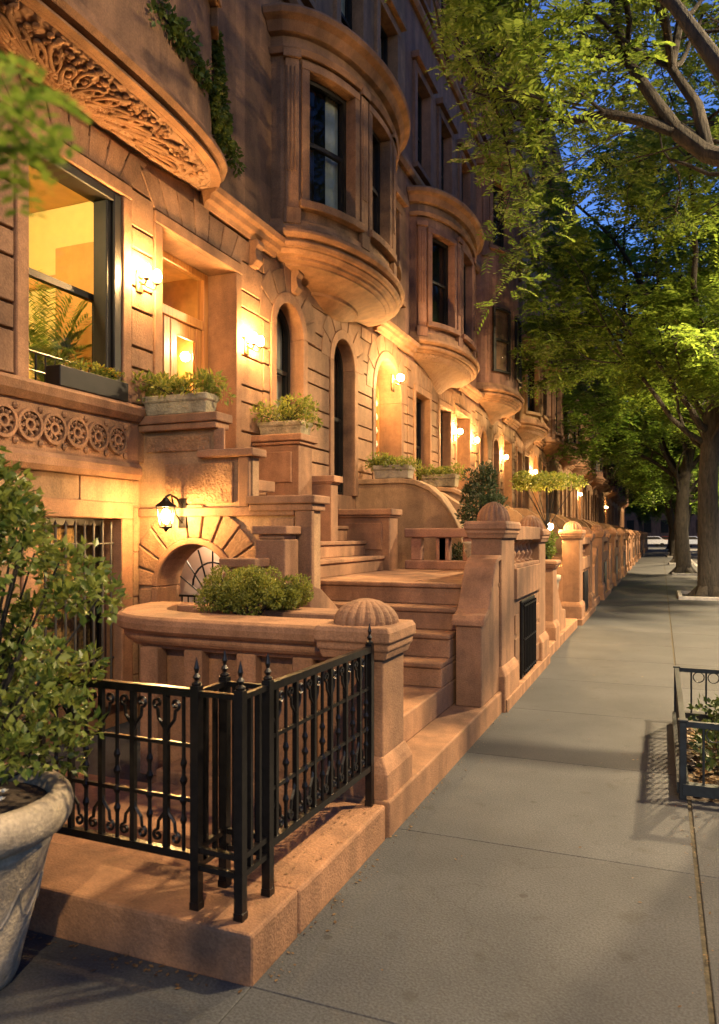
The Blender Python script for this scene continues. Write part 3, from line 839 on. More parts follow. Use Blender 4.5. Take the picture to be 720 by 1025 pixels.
# frieze of roundels under the window
b=MB()
b.mbox(flat,2.0,5.60,2.25,2.86,0,.06); b.mold(flat,2.0,5.58,[(2.72,0),(2.72,.09),(2.77,.14),(2.83,.16),(2.86,.14),(2.86,0)]); b.mold(flat,2.0,5.60,[(2.2,0),(2.2,.08),(2.24,.11),(2.3,.11),(2.34,.08),(2.34,0)])
for k in range(9):
    c=3.52+.245*k+.06
    if c>5.5: break
    def mm(s,z,d_,c=c): return flat(c+s,2.53+z,.06+d_)
    for r0,r1,dd in ((.1,.125,.035),(.03,.05,.03)):
        arch_ring(b,mm,0,0,r0,r1,0,dd,24,0,2*pi)
    for q in range(8):
        t=q*pi/4
        b.tube([mm(.045*cos(t),.045*sin(t),.012),mm(.075*cos(t+.25),.075*sin(t+.25),.026),mm(.1*cos(t),.1*sin(t),.012)],.013,5)
        b.ball(mm(.078*cos(t+.4),.078*sin(t+.4),.01),.016,6,4)
    for sx in (-1,1):
        for sz in (-1,1): b.ball(mm(sx*.122,sz*.13,0),.03,6,4)
b.build('roundel_frieze',M['smooth'],wall1)
# small rosette stones on the belt and corbel block
for (y,z) in ((7.7,5.0),(8.75,5.0)):
    b=MB(); b.sweep([[flat(y-.075+.15*i/4,z+q,d) for q,d in ((.14,0),(.14,.15),(.08,.17),(.03,.13),(-.03,.13),(-.1,.15),(-.16,.1),(-.18,.0))] for i in range(5)])
    b.build('carved_boss',M['smooth'],wall1 if y<7.95 else wall2,bevel=.012,seg=2)
# doors for houses 2 and 3
door(h2,ops2[2],M['oak'],dep=.4,lit=None)
b=MB()
for i in range(13):
    for j in range(9):
        if (i+j)%2==0:
            c_=11.94+.125*j; z_=2.62+.125*i
            b.sweep([[flat(c_-.062,z_,d_),flat(c_,z_-.062,d_),flat(c_+.062,z_,d_),flat(c_,z_+.062,d_)] for d_ in (-.385,-.365)])
b.build('leaded_panel',M['white_tile'],h2)
door(h3,ops3[2],M['darkwood'],dep=.4,lit=emission('hall_glow3',(1,.7,.35),40))

# ------------------------------------------------------------------ leaves
def leaf(mb, p, d, n, L_, w, fold=.25):
    d=d.normalized(); s=d.cross(n)
    if s.length<1e-4: s=Vector((1,0,0))
    s.normalize(); n2=s.cross(d)
    a=p; t=p+d*L_; mid=p+d*(L_*.45)
    l=mid+s*w+n2*(w*fold); r=mid-s*w+n2*(w*fold)
    mb.add([tuple(a),tuple(r),tuple(t),tuple(l)],[(0,1,2),(0,2,3)])
def rv(r): 
    while True:
        v=Vector((r.uniform(-1,1),r.uniform(-1,1),r.uniform(-1,1)))
        if .05<v.length<1: return v.normalized()
def clump_leaves(mb, r, centers, per, L_, w, spread=1.0, up=.3, droop=0.0):
    for c,rad in centers:
        c=Vector(c)
        for i in range(per):
            d=rv(r); q=d*rad*(r.uniform(.35,1)**.5)
            q=Vector((q.x*spread,q.y*spread,q.z))
            dd=(d*.8+rv(r)*.7+Vector((0,0,up)))
            leaf(mb,c+q,dd,rv(r)+Vector((0,0,1)),L_*r.uniform(.7,1.25),w*r.uniform(.7,1.2))
def stems(mb, base, centers, r0=.008):
    for c,_ in centers:
        c=Vector(c); bb=Vector(base)
        mid=bb.lerp(c,.5)+Vector((0,0,.03)); mb.tube([bb,mid,c],[r0,r0*.8,r0*.4],5)

# ------------------------------------------------------------------ sconces
def sconce(label, y, z, mat, x=FX, two=False, sc=1.0, group='wall sconces beside the front doors'):
    t=thing('wall_sconce',label,'wall lamp',group=group)
    X=x+.052
    b=MB(); b.box(X-.02,X+.012,y-.045*sc,y+.045*sc,z-.14*sc,z+.06*sc); b.lathe(X+.01,y,[(.001,z-.02),(.03,z-.015),(.03,z+.01),(.001,z+.02)],10)
    b.build('backplate',M['brass'],t,bevel=.008)
    for s in ((-.075,.075) if two else (0,)):
        e=.02 if two else .12
        b=MB(); b.tube([(X,y,z-.03),(X+.06,y+s*.5,z-.08),(X+.12,y+s,z-.1),(X+.14,y+s,z-.055)],.009*sc,6)
        b.lathe(X+.14,y+s,[(.001,z-.065),(.022,z-.06),(.028,z-.045),(.02,z-.04),(.001,z-.04)],10)
        b.build('arm',M['brass'],t)
        b=MB(); b.lathe(X+.14,y+s,[(.012,z-.04),(.034*sc,z-.02),(.042*sc,z+.015),(.038*sc,z+.05),(.02*sc,z+.075),(.003,z+.08)],10)
        b.build('globe',mat,t,smooth=True)
    return t
sconce('twin glowing sconce left of the oak front door, beside the lit window',5.63,4.06,M['bulb'],two=True)
sconce('twin glowing sconce right of the oak front door, before the arched window',7.55,3.92,M['bulb'],two=True)
sconce('bright single lamp inside the arched entrance of the second house',12.42,4.42,M['bulb_far'],x=FX+.08,sc=1.5)
sconce('left one of the bright pair of lamps at the third house door',16.93,4.06,M['bulb_far'],sc=1.3)
sconce('right one of the bright pair of lamps at the third house door',18.63,4.06,M['bulb_far'],sc=1.3)
# lantern on the stoop wall above the basement arch
t=thing('wall_lantern','glowing wrought lantern above the round basement arch','lantern')
lx,ly,lz=-4.0,5.42,1.86
b=MB(); b.box(lx-.04,lx+.04,5.655,5.69,lz-.1,lz+.16); b.tube([(lx,5.66,lz+.08),(lx,5.58,lz+.16),(lx,5.48,lz+.19),(lx,ly,lz+.17)],.011,6); b.tube([(lx,5.66,lz-.06),(lx,5.56,lz+.02),(lx,5.5,lz+.18)],.008,6)
b.build('bracket',M['iron'],t)
b=MB()
for k in range(6):
    a=k*pi/3; b.tube([(lx+.085*cos(a),ly+.085*sin(a),lz+.08),(lx+.055*cos(a),ly+.055*sin(a),lz-.1)],.006,4)
b.lathe(lx,ly,[(.001,lz+.17),(.02,lz+.16),(.04,lz+.13),(.1,lz+.09),(.1,lz+.078),(.001,lz+.08)],6)
b.lathe(lx,ly,[(.001,lz-.14),(.012,lz-.13),(.02,lz-.115),(.058,lz-.1),(.058,lz-.092),(.001,lz-.09)],6)
b.build('lantern_frame',M['iron'],t)
b=MB(); b.lathe(lx,ly,[(.008,lz-.07),(.03,lz-.04),(.042,lz),(.036,lz+.035),(.015,lz+.06),(.003,lz+.066)],10); b.build('bulb',M['bulb2'],t,smooth=True)

# ------------------------------------------------------------------ stoop of the first house
def dome(mb, cx, cy, r, z, h, n=72, rib=18):
    mb.lathe(cx,cy,[(r,z),(r*1.0,z+h*.12),(r*.96,z+h*.3),(r*.86,z+h*.52),(r*.68,z+h*.73),(r*.42,z+h*.9),(r*.18,z+h*.98),(.01,z+h)],n,rib,.09)
def cap(mb, x0,x1,y0,y1,z,h):
    o=[(0,0),(.02,.0),(.035,.25),(.045,.3),(.045,.5),(.06,.55),(.06,.85),(.045,1.0)]
    rings=[[(x0-a,y0-a,z+h*q),(x1+a,y0-a,z+h*q),(x1+a,y1+a,z+h*q),(x0-a,y1+a,z+h*q)] for a,q in o]
    mb.sweep(rings)
def pier(parent,x0,x1,y0,y1,z,ch=.19,dh=.18,mat=None,base=.4,name='pier',dome_=True):
    mat=mat or M['smooth']
    b=MB(); b.box(x0,x1,y0,y1,base,z); b.sweep([[(x0-a,y0-a,q),(x1+a,y0-a,q),(x1+a,y1+a,q),(x0-a,y1+a,q)] for a,q in ((.044,-.045),(.044,base-.06),(.03,base-.02),(.002,base+.03))])
    p=b.build(name,mat,parent,bevel=.012,seg=2)
    b=MB(); cap(b,x0,x1,y0,y1,z,ch); b.build('pier_cap',mat,p,bevel=.01,seg=2)
    if dome_:
        b=MB(); r=min(x1-x0,y1-y0)/2*1.02; dome(b,(x0+x1)/2,(y0+y1)/2,r,z+ch,dh); b.build('pier_dome',mat,p)
    return p
s1=thing('stoop','nearest brownstone stoop turning from the sidewalk up to the oak door','stoop',group='front stoops')
SM=M['smooth']
b=MB()
b.box(-3.0,-1.41,3.955,7.15,-.052,.2)            # plinth
b.box(-3.0,-1.70,4.55,7.15,.2,.41)
for y0,z0,z1 in ((6.08,.41,.62),(6.34,.62,.83),(6.60,.83,1.035),(6.86,1.035,1.24)):
    b.box(-3.3,-1.705,y0,7.15,z0,z1-.045); b.box(-3.3,-1.703,y0-.025,7.16,z1-.045,z1)
b.build('lower_steps',SM,s1,bevel=.012,seg=2)
b=MB(); b.box(-3.3,-1.45,7.15,9.62,-.05,1.19); b.box(-3.32,-1.44,7.10,9.62,1.19,1.24); b.build('landing',SM,s1,bevel=.01)
b=MB()
for x,z,yb in ((-3.3,1.43,9.02),(-3.55,1.62,9.02),(-3.8,1.81,9.02),(-4.05,2.0,8.6),(-4.3,2.2,8.1)):
    b.box(-4.75,x,6.3,yb,z-.19,z-.045); b.box(-4.75,x+.025,6.3,yb,z-.045,z)
b.box(FX,-3.4,5.83,6.3,2.1,2.2)
b.build('upper_steps',SM,s1,bevel=.01,seg=2)
# side wall with the basement arch, plane y=5.7 facing the camera
YS=5.7
def sidem(s,z,d): return (s,YS-d,z)
arch=W(-4.27,-3.49,-.3,1.61,arch=True)
b=MB()
backing(b,sidem,FX,-2.72,-.3,1.98,[arch])
b.quad(sidem(FX,1.98,0),sidem(-3.3,1.98,0),sidem(-3.3,2.4,0),sidem(FX,2.4,0))
b.quad(sidem(FX,2.4,0),sidem(-3.66,2.4,0),sidem(-3.66,2.72,0),sidem(FX,2.72,0))
b.box(FX,-3.66,5.702,5.82,2.35,2.72); b.box(-3.66,-3.3,5.702,5.82,1.9,2.4); b.box(-3.3,-2.72,5.702,5.86,1.0,1.98); b.box(-3.3,-2.72,5.702,5.86,-.1,1.0)
cw=b.build('side_wall',M['stone_d'],s1,bevel=.006)
b=MB()
# caps of the stepped wall
b.box(FX,-3.60,5.6,5.87,2.70,2.78); b.box(FX,-3.625,5.625,5.85,2.64,2.70)
b.box(-3.82,-3.25,5.62,5.87,2.38,2.45)
b.box(-3.32,-2.66,5.6,5.93,1.96,2.03); b.box(-3.3,-2.69,5.63,5.9,1.9,1.96)
b.box(-2.86,-2.70,5.64,5.701,.3,1.9)
b.mbox(sidem,FX,-2.87,1.86,1.94,0,.05)           # string course
b.mbox(sidem,-3.42,-3.31,1.94,2.38,0,.045); b.mbox(sidem,-3.68,-3.57,2.45,2.64,0,.03)
b.build('wall_coping',SM,cw,bevel=.012,seg=2)
b=MB(); b.mbox(sidem,-4.2,-3.48,1.98,2.34,0,.03); b.mbox(sidem,-4.42,-3.72,2.45,2.6,0,.02); b.build('rough_panel',M['rough'],cw,bevel=.02)
b=MB()
voussoirs(b,sidem,-3.88,1.22,.45,.72,11,.03,.03,.010)
b.mbox(sidem,FX+.02,-4.33,.3,.75,0,.04); b.mbox(sidem,FX+.02,-4.34,.77,1.2,0,.04)
b.mbox(sidem,-3.12,-2.88,1.3,1.84,0,.04); b.mbox(sidem,-3.12,-2.88,.85,1.28,0,.04)
b.build('arch_stones',M['hewn'],cw,bevel=.008)
b=MB(); surround(b,sidem,arch,w=.06,d0=-.32,d1=.055,sill=False); b.build('arch_moulding',SM,cw,bevel=.01)
# basement gate in arch
b=MB(); sc,zs=-3.88,1.22; dd=-.27
for k in range(7):
    t=pi*(k+.5)/7; b.tube([sidem(sc+.1*cos(t),zs-.12+.1*sin(t),dd),sidem(sc+.37*cos(t),zs+.37*sin(t),dd)],.008,5)
for r in (.22,): b.tube([sidem(sc+r*cos(pi*k/12),zs+r*sin(pi*k/12),dd) for k in range(13)],.01,5)
b.tube([sidem(-4.25,1.12,dd),sidem(-3.5,1.12,dd)],.012); b.tube([sidem(-4.25,1.0,dd),sidem(-3.5,1.0,dd)],.012)
for k in range(11): b.tube([sidem(-4.22+.07*k,-.1,dd),sidem(-4.22+.07*k,1.12,dd)],.008,5)
b.build('basement_gate',M['iron'],s1)
b=MB(); b.quad((FX,6.25,-.3),(-3.0,6.25,-.3),(-3.0,6.25,2.05),(FX,6.25,2.05)); b.build('basement_wall',plain('pink_plaster',(.62,.46,.36),.9,0,.06),s1)
b=MB()
b.box(-3.84,-3.4,6.12,6.2,-.2,1.75)
for i in range(7):
    for j in range(12): b.ball((-3.8+.06*i,6.11,.9+.07*j),.02,6,4)
b.build('inner_door',woodmat('carved_inner_door',(.10,.04,.02),(.2,.09,.04)),s1)
b=MB(); b.ball((-3.95,6.12,1.74),.05,8,6); b.build('hall_lamp',emission('basement_hall_glow',(1,.72,.45),90),s1)
# stepped blocks in front of the wall
b=MB(); b.box(-3.09,-2.81,5.37,5.62,0,1.66); b.box(-3.11,-2.79,5.35,5.64,1.70,1.77); b.box(-3.07,-2.83,5.39,5.62,1.66,1.7)
b.box(-3.24,-2.95,5.12,5.36,0,1.4); b.box(-3.26,-2.93,5.10,5.345,1.44,1.51); b.box(-3.22,-2.97,5.14,5.35,1.4,1.44)
b.prism([(5.4,.4),(5.4,1.3),(5.62,1.25),(5.9,1.1),(6.15,.95),(6.15,.4)],'x',-2.75,-2.6)
b.build('stepped_block',SM,s1,bevel=.012,seg=2)
# far cheek of the upper flight
b=MB(); b.box(FX,-3.86,7.72,8.08,1.2,2.74); b.box(FX,-3.8,7.66,8.12,2.78,2.86); b.box(FX,-3.83,7.69,8.1,2.74,2.78)
b.mbox(lambda s,z,d:(s,7.72-d,z),-4.4,-3.95,2.3,2.66,-.01,.02)
b.build('far_cheek',SM,s1,bevel=.012,seg=2); b=MB()
b.box(-3.9,-3.62,8.09,8.3,1.3,2.3); b.box(-3.92,-3.57,8.07,8.34,2.32,2.4); b.box(-3.9,-3.6,8.08,8.32,2.3,2.32)
b.build('cheek_block',SM,s1,bevel=.012,seg=2); b=MB()
b.box(-4.0,-3.22,9.02,9.35,1.2,1.92); b.box(-4.05,-3.17,8.96,9.4,1.95,2.03); b.box(-4.03,-3.2,8.99,9.38,1.92,1.95)
b.mbox(lambda s,z,d:(s,9.02-d,z),-3.9,-3.32,1.5,1.85,-.01,.02)
b.build('cheek_block',SM,s1,bevel=.012,seg=2)
# right scrolled cheek
pr=[(6.40,.2),(6.40,.94),(6.44,.985),(6.52,.995),(6.60,1.03),(6.68,1.12),(6.76,1.25),(6.85,1.38),(6.96,1.46),(7.08,1.49),(7.16,1.49),(7.16,.2)]
b=MB(); b.prism(pr,'x',-1.67,-1.44)
pr2=[(y+(-.02 if 6.3<y<7 else 0),z+.0) for y,z in pr[1:-1]]
top=[(y,z) for y,z in pr2]+[(y,z-.05) for y,z in reversed(pr2)]
b.prism([(a-.012,c+.012) for a,c in top],'x',-1.70,-1.41)
b.build('scrolled_cheek',SM,s1,bevel=.012,seg=2)
# first pier + domes
pier(s1,-1.83,-1.475,4.02,4.40,.98,.19,.145)
pier(s1,-1.72,-1.42,7.18,7.86,1.66,.17,.20)
pier(s1,-1.72,-1.42,9.58,10.12,1.60,.17,.18)
# landing parapet towards the sidewalk
b=MB(); b.box(-1.70,-1.43,7.86,9.58,-.05,1.02); b.box(-1.72,-1.395,7.88,9.56,1.02,1.34); b.box(-1.7,-1.42,7.87,9.57,1.34,1.38); b.box(-1.72,-1.40,7.87,9.57,1.64,1.79)
b.box(-1.75,-1.36,7.156,10.15,-.055,.12)
for z in (.25,.5,.75): 
    b.box(-1.43,-1.415,7.9,8.1,z-.1,z+.1); b.box(-1.43,-1.415,9.2,9.55,z-.1,z+.1)
b.build('landing_parapet',SM,s1,bevel=.012,seg=2)
def baluster(mb,x,y,z0,z1,r=.055):
    h=z1-z0
    mb.lathe(x,y,[(r,z0),(r,z0+.08*h),(r*.55,z0+.14*h),(r*.9,z0+.3*h),(r,z0+.42*h),(r*.6,z0+.65*h),(r*.5,z0+.8*h),(r*.85,z0+.88*h),(r,z0+.92*h),(r,z1)],10)
for k in range(6):
    b=MB(); baluster(b,-1.56,8.05+.28*k,1.38,1.64,.075); b.build('baluster',SM,s1,smooth=True)
b=MB(); b.box(-1.428,-1.40,8.22,9.1,.13,.98)
g=b.build('storage_door',M['iron'],s1,bevel=.01)
b=MB()
for k in range(8): b.tube([(-1.385,8.28+.108*k,.16),(-1.385,8.28+.108*k,.95)],.011)
for z in (.2,.55,.92): b.tube([(-1.385,8.24,z),(-1.385,9.08,z)],.011)
b.build('grille',M['iron'],g)
# back balustrade of the landing
b=MB(); b.box(-3.15,-1.72,9.40,9.62,1.66,1.78); b.box(-3.15,-1.72,9.42,9.6,1.24,1.36)
b.build('back_rail',M['stone_red'],s1,bevel=.015,seg=2)
for x in (-3.0,-2.66,-2.62,-2.3,-1.95):
    b=MB(); b.box(x-.07,x+.07,9.44,9.58,1.36,1.66); b.build('rail_post',M['stone_red'],s1,bevel=.01)

# ------------------------------------------------------------------ planter wall in front
pw=thing('planter_wall','curved brownstone planter wall with thick moulded coping behind the iron railing','planter wall')
front=[(-1.79,4.10),(-2.4,4.10),(-3.0,4.12),(-3.3,4.18),(-3.52,4.3),(-3.68,4.5),(-3.78,4.75),(-3.85,5.05)]
inner=[(-1.79,4.62),(-2.3,4.6),(-2.3,4.40),(-3.1,4.42),(-3.25,4.5),(-3.33,4.62),(-3.36,4.75),(-3.3,4.9),(-3.24,5.05)]
def offset(poly, d):
    out=[]
    for i,p in enumerate(poly):
        a=poly[max(i-1,0)]; c=poly[min(i+1,len(poly)-1)]
        tx,ty=c[0]-a[0],c[1]-a[1]; l=math.hypot(tx,ty)
        out.append((p[0]+ty/l*-d*-1*-1, p[1]+tx/l*d) if False else (p[0]-ty/l*-d*1.0*1.0*-1.0*-1.0, p[1]+tx/l*d*1.0))
    return out
def shift(poly,d):
    # outward = towards the camera / left side of the travel direction
    out=[]
    for i,p in enumerate(poly):
        a=poly[max(i-1,0)]; c=poly[min(i+1,len(poly)-1)]
        tx,ty=c[0]-a[0],c[1]-a[1]; l=math.hypot(tx,ty)
        out.append((p[0]-ty/l*d, p[1]+tx/l*d))
    return out
# dense front curve
def dense(poly,k=6):
    out=[]
    n=len(poly)
    for i in range(n-1):
        p0=poly[max(i-1,0)];p1=poly[i];p2=poly[i+1];p3=poly[min(i+2,n-1)]
        for q in range(k):
            t=q/k
            out.append(tuple(.5*((2*p1[j])+(-p0[j]+p2[j])*t+(2*p0[j]-5*p1[j]+4*p2[j]-p3[j])*t*t+(-p0[j]+3*p1[j]-3*p2[j]+p3[j])*t**3) for j in (0,1)))
    out.append(poly[-1]); return out
fr=dense(front)
CP=[(-.10,.93),(-.06,.93),(-.05,.955),(-.02,.965),(-.005,.985),(.0,1.0),(.0,1.03),(.03,1.04),(.05,1.06),(.055,1.1),(.045,1.135),(.02,1.15),(-.3,1.155),(-.3,.93)]
b=MB()
rings=[]
for i in range(len(fr)):
    a=fr[max(i-1,0)]; c=fr[min(i+1,len(fr)-1)]
    tx,ty=c[0]-a[0],c[1]-a[1]; l=math.hypot(tx,ty)
    ox,oy=ty/l,-tx/l      # candidate outward normal
    if oy>0 and abs(oy)>.2: ox,oy=-ox,-oy
    if abs(oy)<=.2 and ox>0: ox,oy=-ox,-oy
    rings.append([(fr[i][0]+ox*d,fr[i][1]+oy*d,z) for d,z in CP])
b.sweep(rings); b.build('coping',SM,pw,smooth=False,bevel=.004)
b=MB()
b.box(-3.25,-1.8,4.72,5.08,1.0,1.152) ; b.box(-3.8,-3.24,4.9,5.10,1.0,1.152)
b.build('back_coping',SM,pw,bevel=.01)
b=MB()
rg=[]
for i in range(len(fr)):
    p=rings[i]
    dx,dy=(p[0][0]-p[5][0]),(p[0][1]-p[5][1]); l=math.hypot(dx,dy)
    rg.append([(p[5][0]+dx/l*.13,p[5][1]+dy/l*.13,.0),(p[5][0]+dx/l*.13,p[5][1]+dy/l*.13,.96),(p[5][0]+dx/l*.27,p[5][1]+dy/l*.27,.96),(p[5][0]+dx/l*.27,p[5][1]+dy/l*.27,0)])
b.sweep(rg)
for x in (-2.05,-2.45,-2.85,-3.2):
    b.box(x-.07,x+.07,4.14,4.26,.08,.94)
b.box(-3.2,-1.8,4.15,4.3,0,.1)
b.build('wall_body',SM,pw,bevel=.01)
b=MB(); b.box(-3.3,-1.85,4.3,5.0,.9,1.06); b.build('soil',M['soil'],pw)
r=random.Random(5)
b=MB(); cs=[]
for k in range(46):
    x=r.uniform(-3.02,-2.42); y=r.uniform(4.45,4.95); hh=1-((x+2.72)/.42)**2*.6
    cs.append(((x,y,1.13+r.uniform(.05,.27)*max(hh,.2)+.02),r.uniform(.06,.095)))
clump_leaves(b,r,cs,420,.022,.007,1,.2)
bush=thing('boxwood_bush','low mossy green bush filling the curved stone planter','bush')
b.raw('foliage',M['lf_box'],bush)
b=MB(); stems(b,(-2.72,4.68,1.05),cs[:14]); b.build('stems',M['bark'],bush)

# ------------------------------------------------------------------ plinth + railing
pl=MB(); pl.box(-5.0,-1.45,2.47,3.98,-.05,.0); 
b=MB(); b.box(-4.4,-1.43,2.46,2.86,-.03,.19); b.box(-1.78,-1.43,2.86,3.95,-.03,.185)
o=b.build('railing_plinth',SM,bevel=.015,seg=2); tag(o,'low brownstone kerb under the black iron railing','stone plinth')
b=MB(); b.box(-4.4,-1.78,2.86,4.1,-.03,.05); b.box(-3.0,-2.2,3.3,4.0,.05,.12)
o=b.build('areaway_paving',M['smooth'],bevel=.01); o['kind']='structure'

IR=M['iron']
rail=thing('iron_railing','black wrought iron railing with scrolls and spear posts on the stone kerb','railing')
Z0,ZB,ZT=.19,.40,1.06
def spear(mb,x,y,z0,z1,r=.019):
    mb.box(x-r,x+r,y-r,y+r,z0,z1)
    mb.box(x-r*1.12,x+r*1.12,y-r*1.12,y+r*1.12,z0,z0+.03)
    mb.lathe(x,y,[(r*.95,z1),(r*1.1,z1+.01),(r*.4,z1+.02),(r*.9,z1+.035),(r*.35,z1+.05),(r*.62,z1+.07),(.001,z1+.115)],8)
posts=[(-1.53,2.55),(-1.74,2.56),(-1.53,2.77),(-1.74,2.77),(-1.51,3.90)]
for x,y in posts:
    b=MB(); spear(b,x,y,Z0,1.09); b.build('post',IR,rail,bevel=.002)
def spiral(c,u,r,turns,start,sgn,k=14):
    pts=[]
    for i in range(k+1):
        t=i/k; a=start+sgn*turns*2*pi*t; q=r*(1-.75*t)
        pts.append((c[0]+u[0]*q*cos(a),c[1]+u[1]*q*cos(a),c[2]+q*sin(a)))
    return pts
def panel(p0,p1,n,scroll=True,phase=0):
    p0=Vector((*p0,0)); p1=Vector((*p1,0)); L_=(p1-p0).length; u=(p1-p0)/L_
    at=lambda s,z:(p0.x+u.x*s,p0.y+u.y*s,z)
    for i,z in enumerate((ZT,.845,.625,ZB)):
        b=MB(); r_=.016 if z in(ZT,ZB) else .008
        b.tube([at(0,z),at(L_,z)],r_ if z!=ZT else .017,4,True); b.build('rail',IR,rail)
    sp=L_/n
    for k in range(n):
        s=sp*(k+.5)
        b=MB()
        tw=(k+phase)%2==1
        if tw:
            zz=[ZB,.52,.54,.56,.60,.62,.64,.68,.70,.72,.75,.77,.79,.9,ZT]; q=[.009,.009,.016,.009,.009,.018,.009,.009,.018,.009,.009,.016,.009,.009,.009]
            b.tube([at(s,z) for z in zz],q,6)
        else: b.tube([at(s,ZB),at(s,ZT)],.011,4,True)
        b.build('baluster',IR,rail)
        b=MB()
        if not tw:
            for sg in (-1,1):
                for (zs_,dirn) in ((.86,1),(.60,-1)):
                    zt=zs_+dirn*.115
                    pts=[at(s,zs_),at(s+sg*.012,zs_+dirn*.045),at(s+sg*.04,zs_+dirn*.08)]
                    cc=at(s+sg*.045,zt+dirn*.028)
                    sp_=spiral(cc,(u.x*sg,u.y*sg),.024,1.1,-pi/2*dirn,dirn)
                    b=MB(); b.tube(pts+sp_,.0075,5); b.build('scroll',IR,rail)
        elif not scroll: pass
panel((-1.76,2.56),(-3.3,2.60),18,phase=1)
panel((-1.53,2.79),(-1.51,3.89),12,phase=0)
for z in (ZT,.36,.43):
    b=MB()
    for p,q in (((-1.53,2.55),(-1.74,2.56)),((-1.53,2.55),(-1.53,2.77)),((-1.74,2.56),(-1.74,2.77)),((-1.53,2.77),(-1.74,2.77))):
        b.tube([(*p,z),(*q,z)],.011,4,True)
    b.build('corner_frame',IR,rail)
for k in range(3):
    b=MB(); x=-1.58-.055*k; b.tube([(x,2.77,.36),(x,2.77,ZT)],.009,4,True); b.build('baluster',IR,rail)
for k in range(2):
    b=MB(); y=2.625+.07*k; b.tube([(-1.74,y,.36),(-1.74,y,ZT)],.009,4,True); b.build('baluster',IR,rail)
    b=MB(); b.tube([(-1.53,y,.36),(-1.53,y,ZT)],.009,4,True); b.build('baluster',IR,rail)

# ------------------------------------------------------------------ big pot and shrub
pcx,pcy=-2.47,2.08
pot=thing('flower_pot','large weathered beige pot at the lower left before the railing','flower pot')
b=MB(); b.lathe(pcx,pcy,[(q_*.94,z_) for q_,z_ in [(.20,0),(.215,.03),(.23,.1),(.285,.3),(.33,.48),(.345,.52),(.35,.535),(.34,.545),(.36,.56),(.40,.58),(.42,.615),(.425,.65),(.415,.69),(.39,.715),(.35,.715),(.33,.69),(.325,.6)]],44)
b.build('body',M['pot'],pot,smooth=True)
b=MB(); b.lathe(pcx,pcy,[(.30,.6),(.306,.66),(.15,.68),(.01,.69)],24); b.build('soil',M['soil'],pot)
# raised leaf swags
b=MB()
for k in range(12):
    a=2*pi*k/12
    pts=[]
    for i in range(9):
        t=i/8; aa=a+2*pi/12*t; z=.40-.13*sin(pi*t); rr=(.23+(.33-.23)*((z-.1)/.38))*.94+.001
        pts.append((pcx+rr*cos(aa),pcy+rr*sin(aa),z))
    b.tube(pts,.006,5)
b.build('relief',M['pot'],pot)
r=random.Random(21)
sh=thing('flowering_shrub','leafy green shrub with small white flowers growing in the big pot','shrub')
cs=[]
for k in range(165):
    zz=r.uniform(.80,2.0)
    if zz<1.0: wd=.40+.22*(zz-.8)/.2
    elif zz<1.5: wd=.62
    elif zz<1.75: wd=.62-.34*(zz-1.5)/.25
    else: wd=.28-.14*(zz-1.75)/.25
    a=r.uniform(0,2*pi); q=wd*sqrt(r.uniform(.2,1))*r.uniform(.88,1.05)
    cs.append(((pcx-.02+q*cos(a),pcy+q*sin(a)*.8+.03,zz),r.uniform(.05,.11)))
b=MB(); clump_leaves(b,r,cs,62,.043,.0135,1.1,.15)
b.raw('foliage',M['lf_shrub'],sh)
b=MB(); stems(b,(pcx,pcy,.66),cs[:50],.009); b.build('stems',M['bark'],sh)
def flower(c,L_,w_,mat,parent,r):
    b=MB()
    for q in range(6):
        d=Vector((cos(q*pi/3),sin(q*pi/3),.35)); leaf(b,c-d*.004,d,Vector((0,0,1)),L_,w_,.1)
    b.ball(c+Vector((0,0,.004)),L_*.3,6,4)
    b.build('flower',mat,parent)
for k in range(18):
    a=r.uniform(-2.0,.4); flower(Vector((pcx+.33*cos(a),pcy+.33*sin(a),r.uniform(.75,.86))),.024,.010,M['flower'],sh,r)
for k in range(5):
    a=r.uniform(-2.0,-1.0); flower(Vector((pcx+.37*cos(a),pcy+.37*sin(a),.75)),.03,.012,M['flower_y'],sh,r)

# ------------------------------------------------------------------ stone planters with plants on the cheeks
def stone_box(label,x0,x1,y0,y1,z0,z1,plabel,seed,ph=.22,mat=None,grp='stone planters on the stoop walls'):
    t=thing('stone_planter',label,'planter',group=grp)
    b=MB(); b.sweep([[(x0+a,y0+a,z),(x1-a,y0+a,z),(x1-a,y1-a,z),(x0+a,y1-a,z)] for a,z in ((.03,z0),(.015,z0+.6*(z1-z0)),(0,z0+.7*(z1-z0)),(0,z1),(.03,z1),(.035,z1-.04))])
    b.build('box',mat or M['planter'],t,bevel=.008)
    b=MB(); b.box(x0+.034,x1-.034,y0+.034,y1-.034,z1-.08,z1-.03); b.build('soil',M['soil'],t)
    r=random.Random(seed)
    p=thing('planter_plant',plabel,'plant',group='plants in the stone planters')
    cs=[]
    for k in range(30):
        cs.append(((r.uniform(x0-.06,x1+.06),r.uniform(y0-.04,y1+.04),z1+r.uniform(-.02,ph)),r.uniform(.05,.09)))
    b=MB(); clump_leaves(b,r,cs,46,.055,.013,1.2,.3); b.raw('foliage',M['lf_plant'],p)
    b=MB(); stems(b,((x0+x1)/2,(y0+y1)/2,z1-.05),cs[:20],.005); b.build('stems',M['bark'],p)
stone_box('mossy stone planter below the oak door, on the near stoop wall',-4.42,-3.72,5.62,5.84,2.785,2.96,'bushy green plant spilling from the planter below the left sconce',1,.17)
stone_box('mossy stone planter in front of the first arched window',-4.42,-3.83,7.74,8.04,2.865,3.02,'tall leafy plant in front of the first arched window',2,.24)
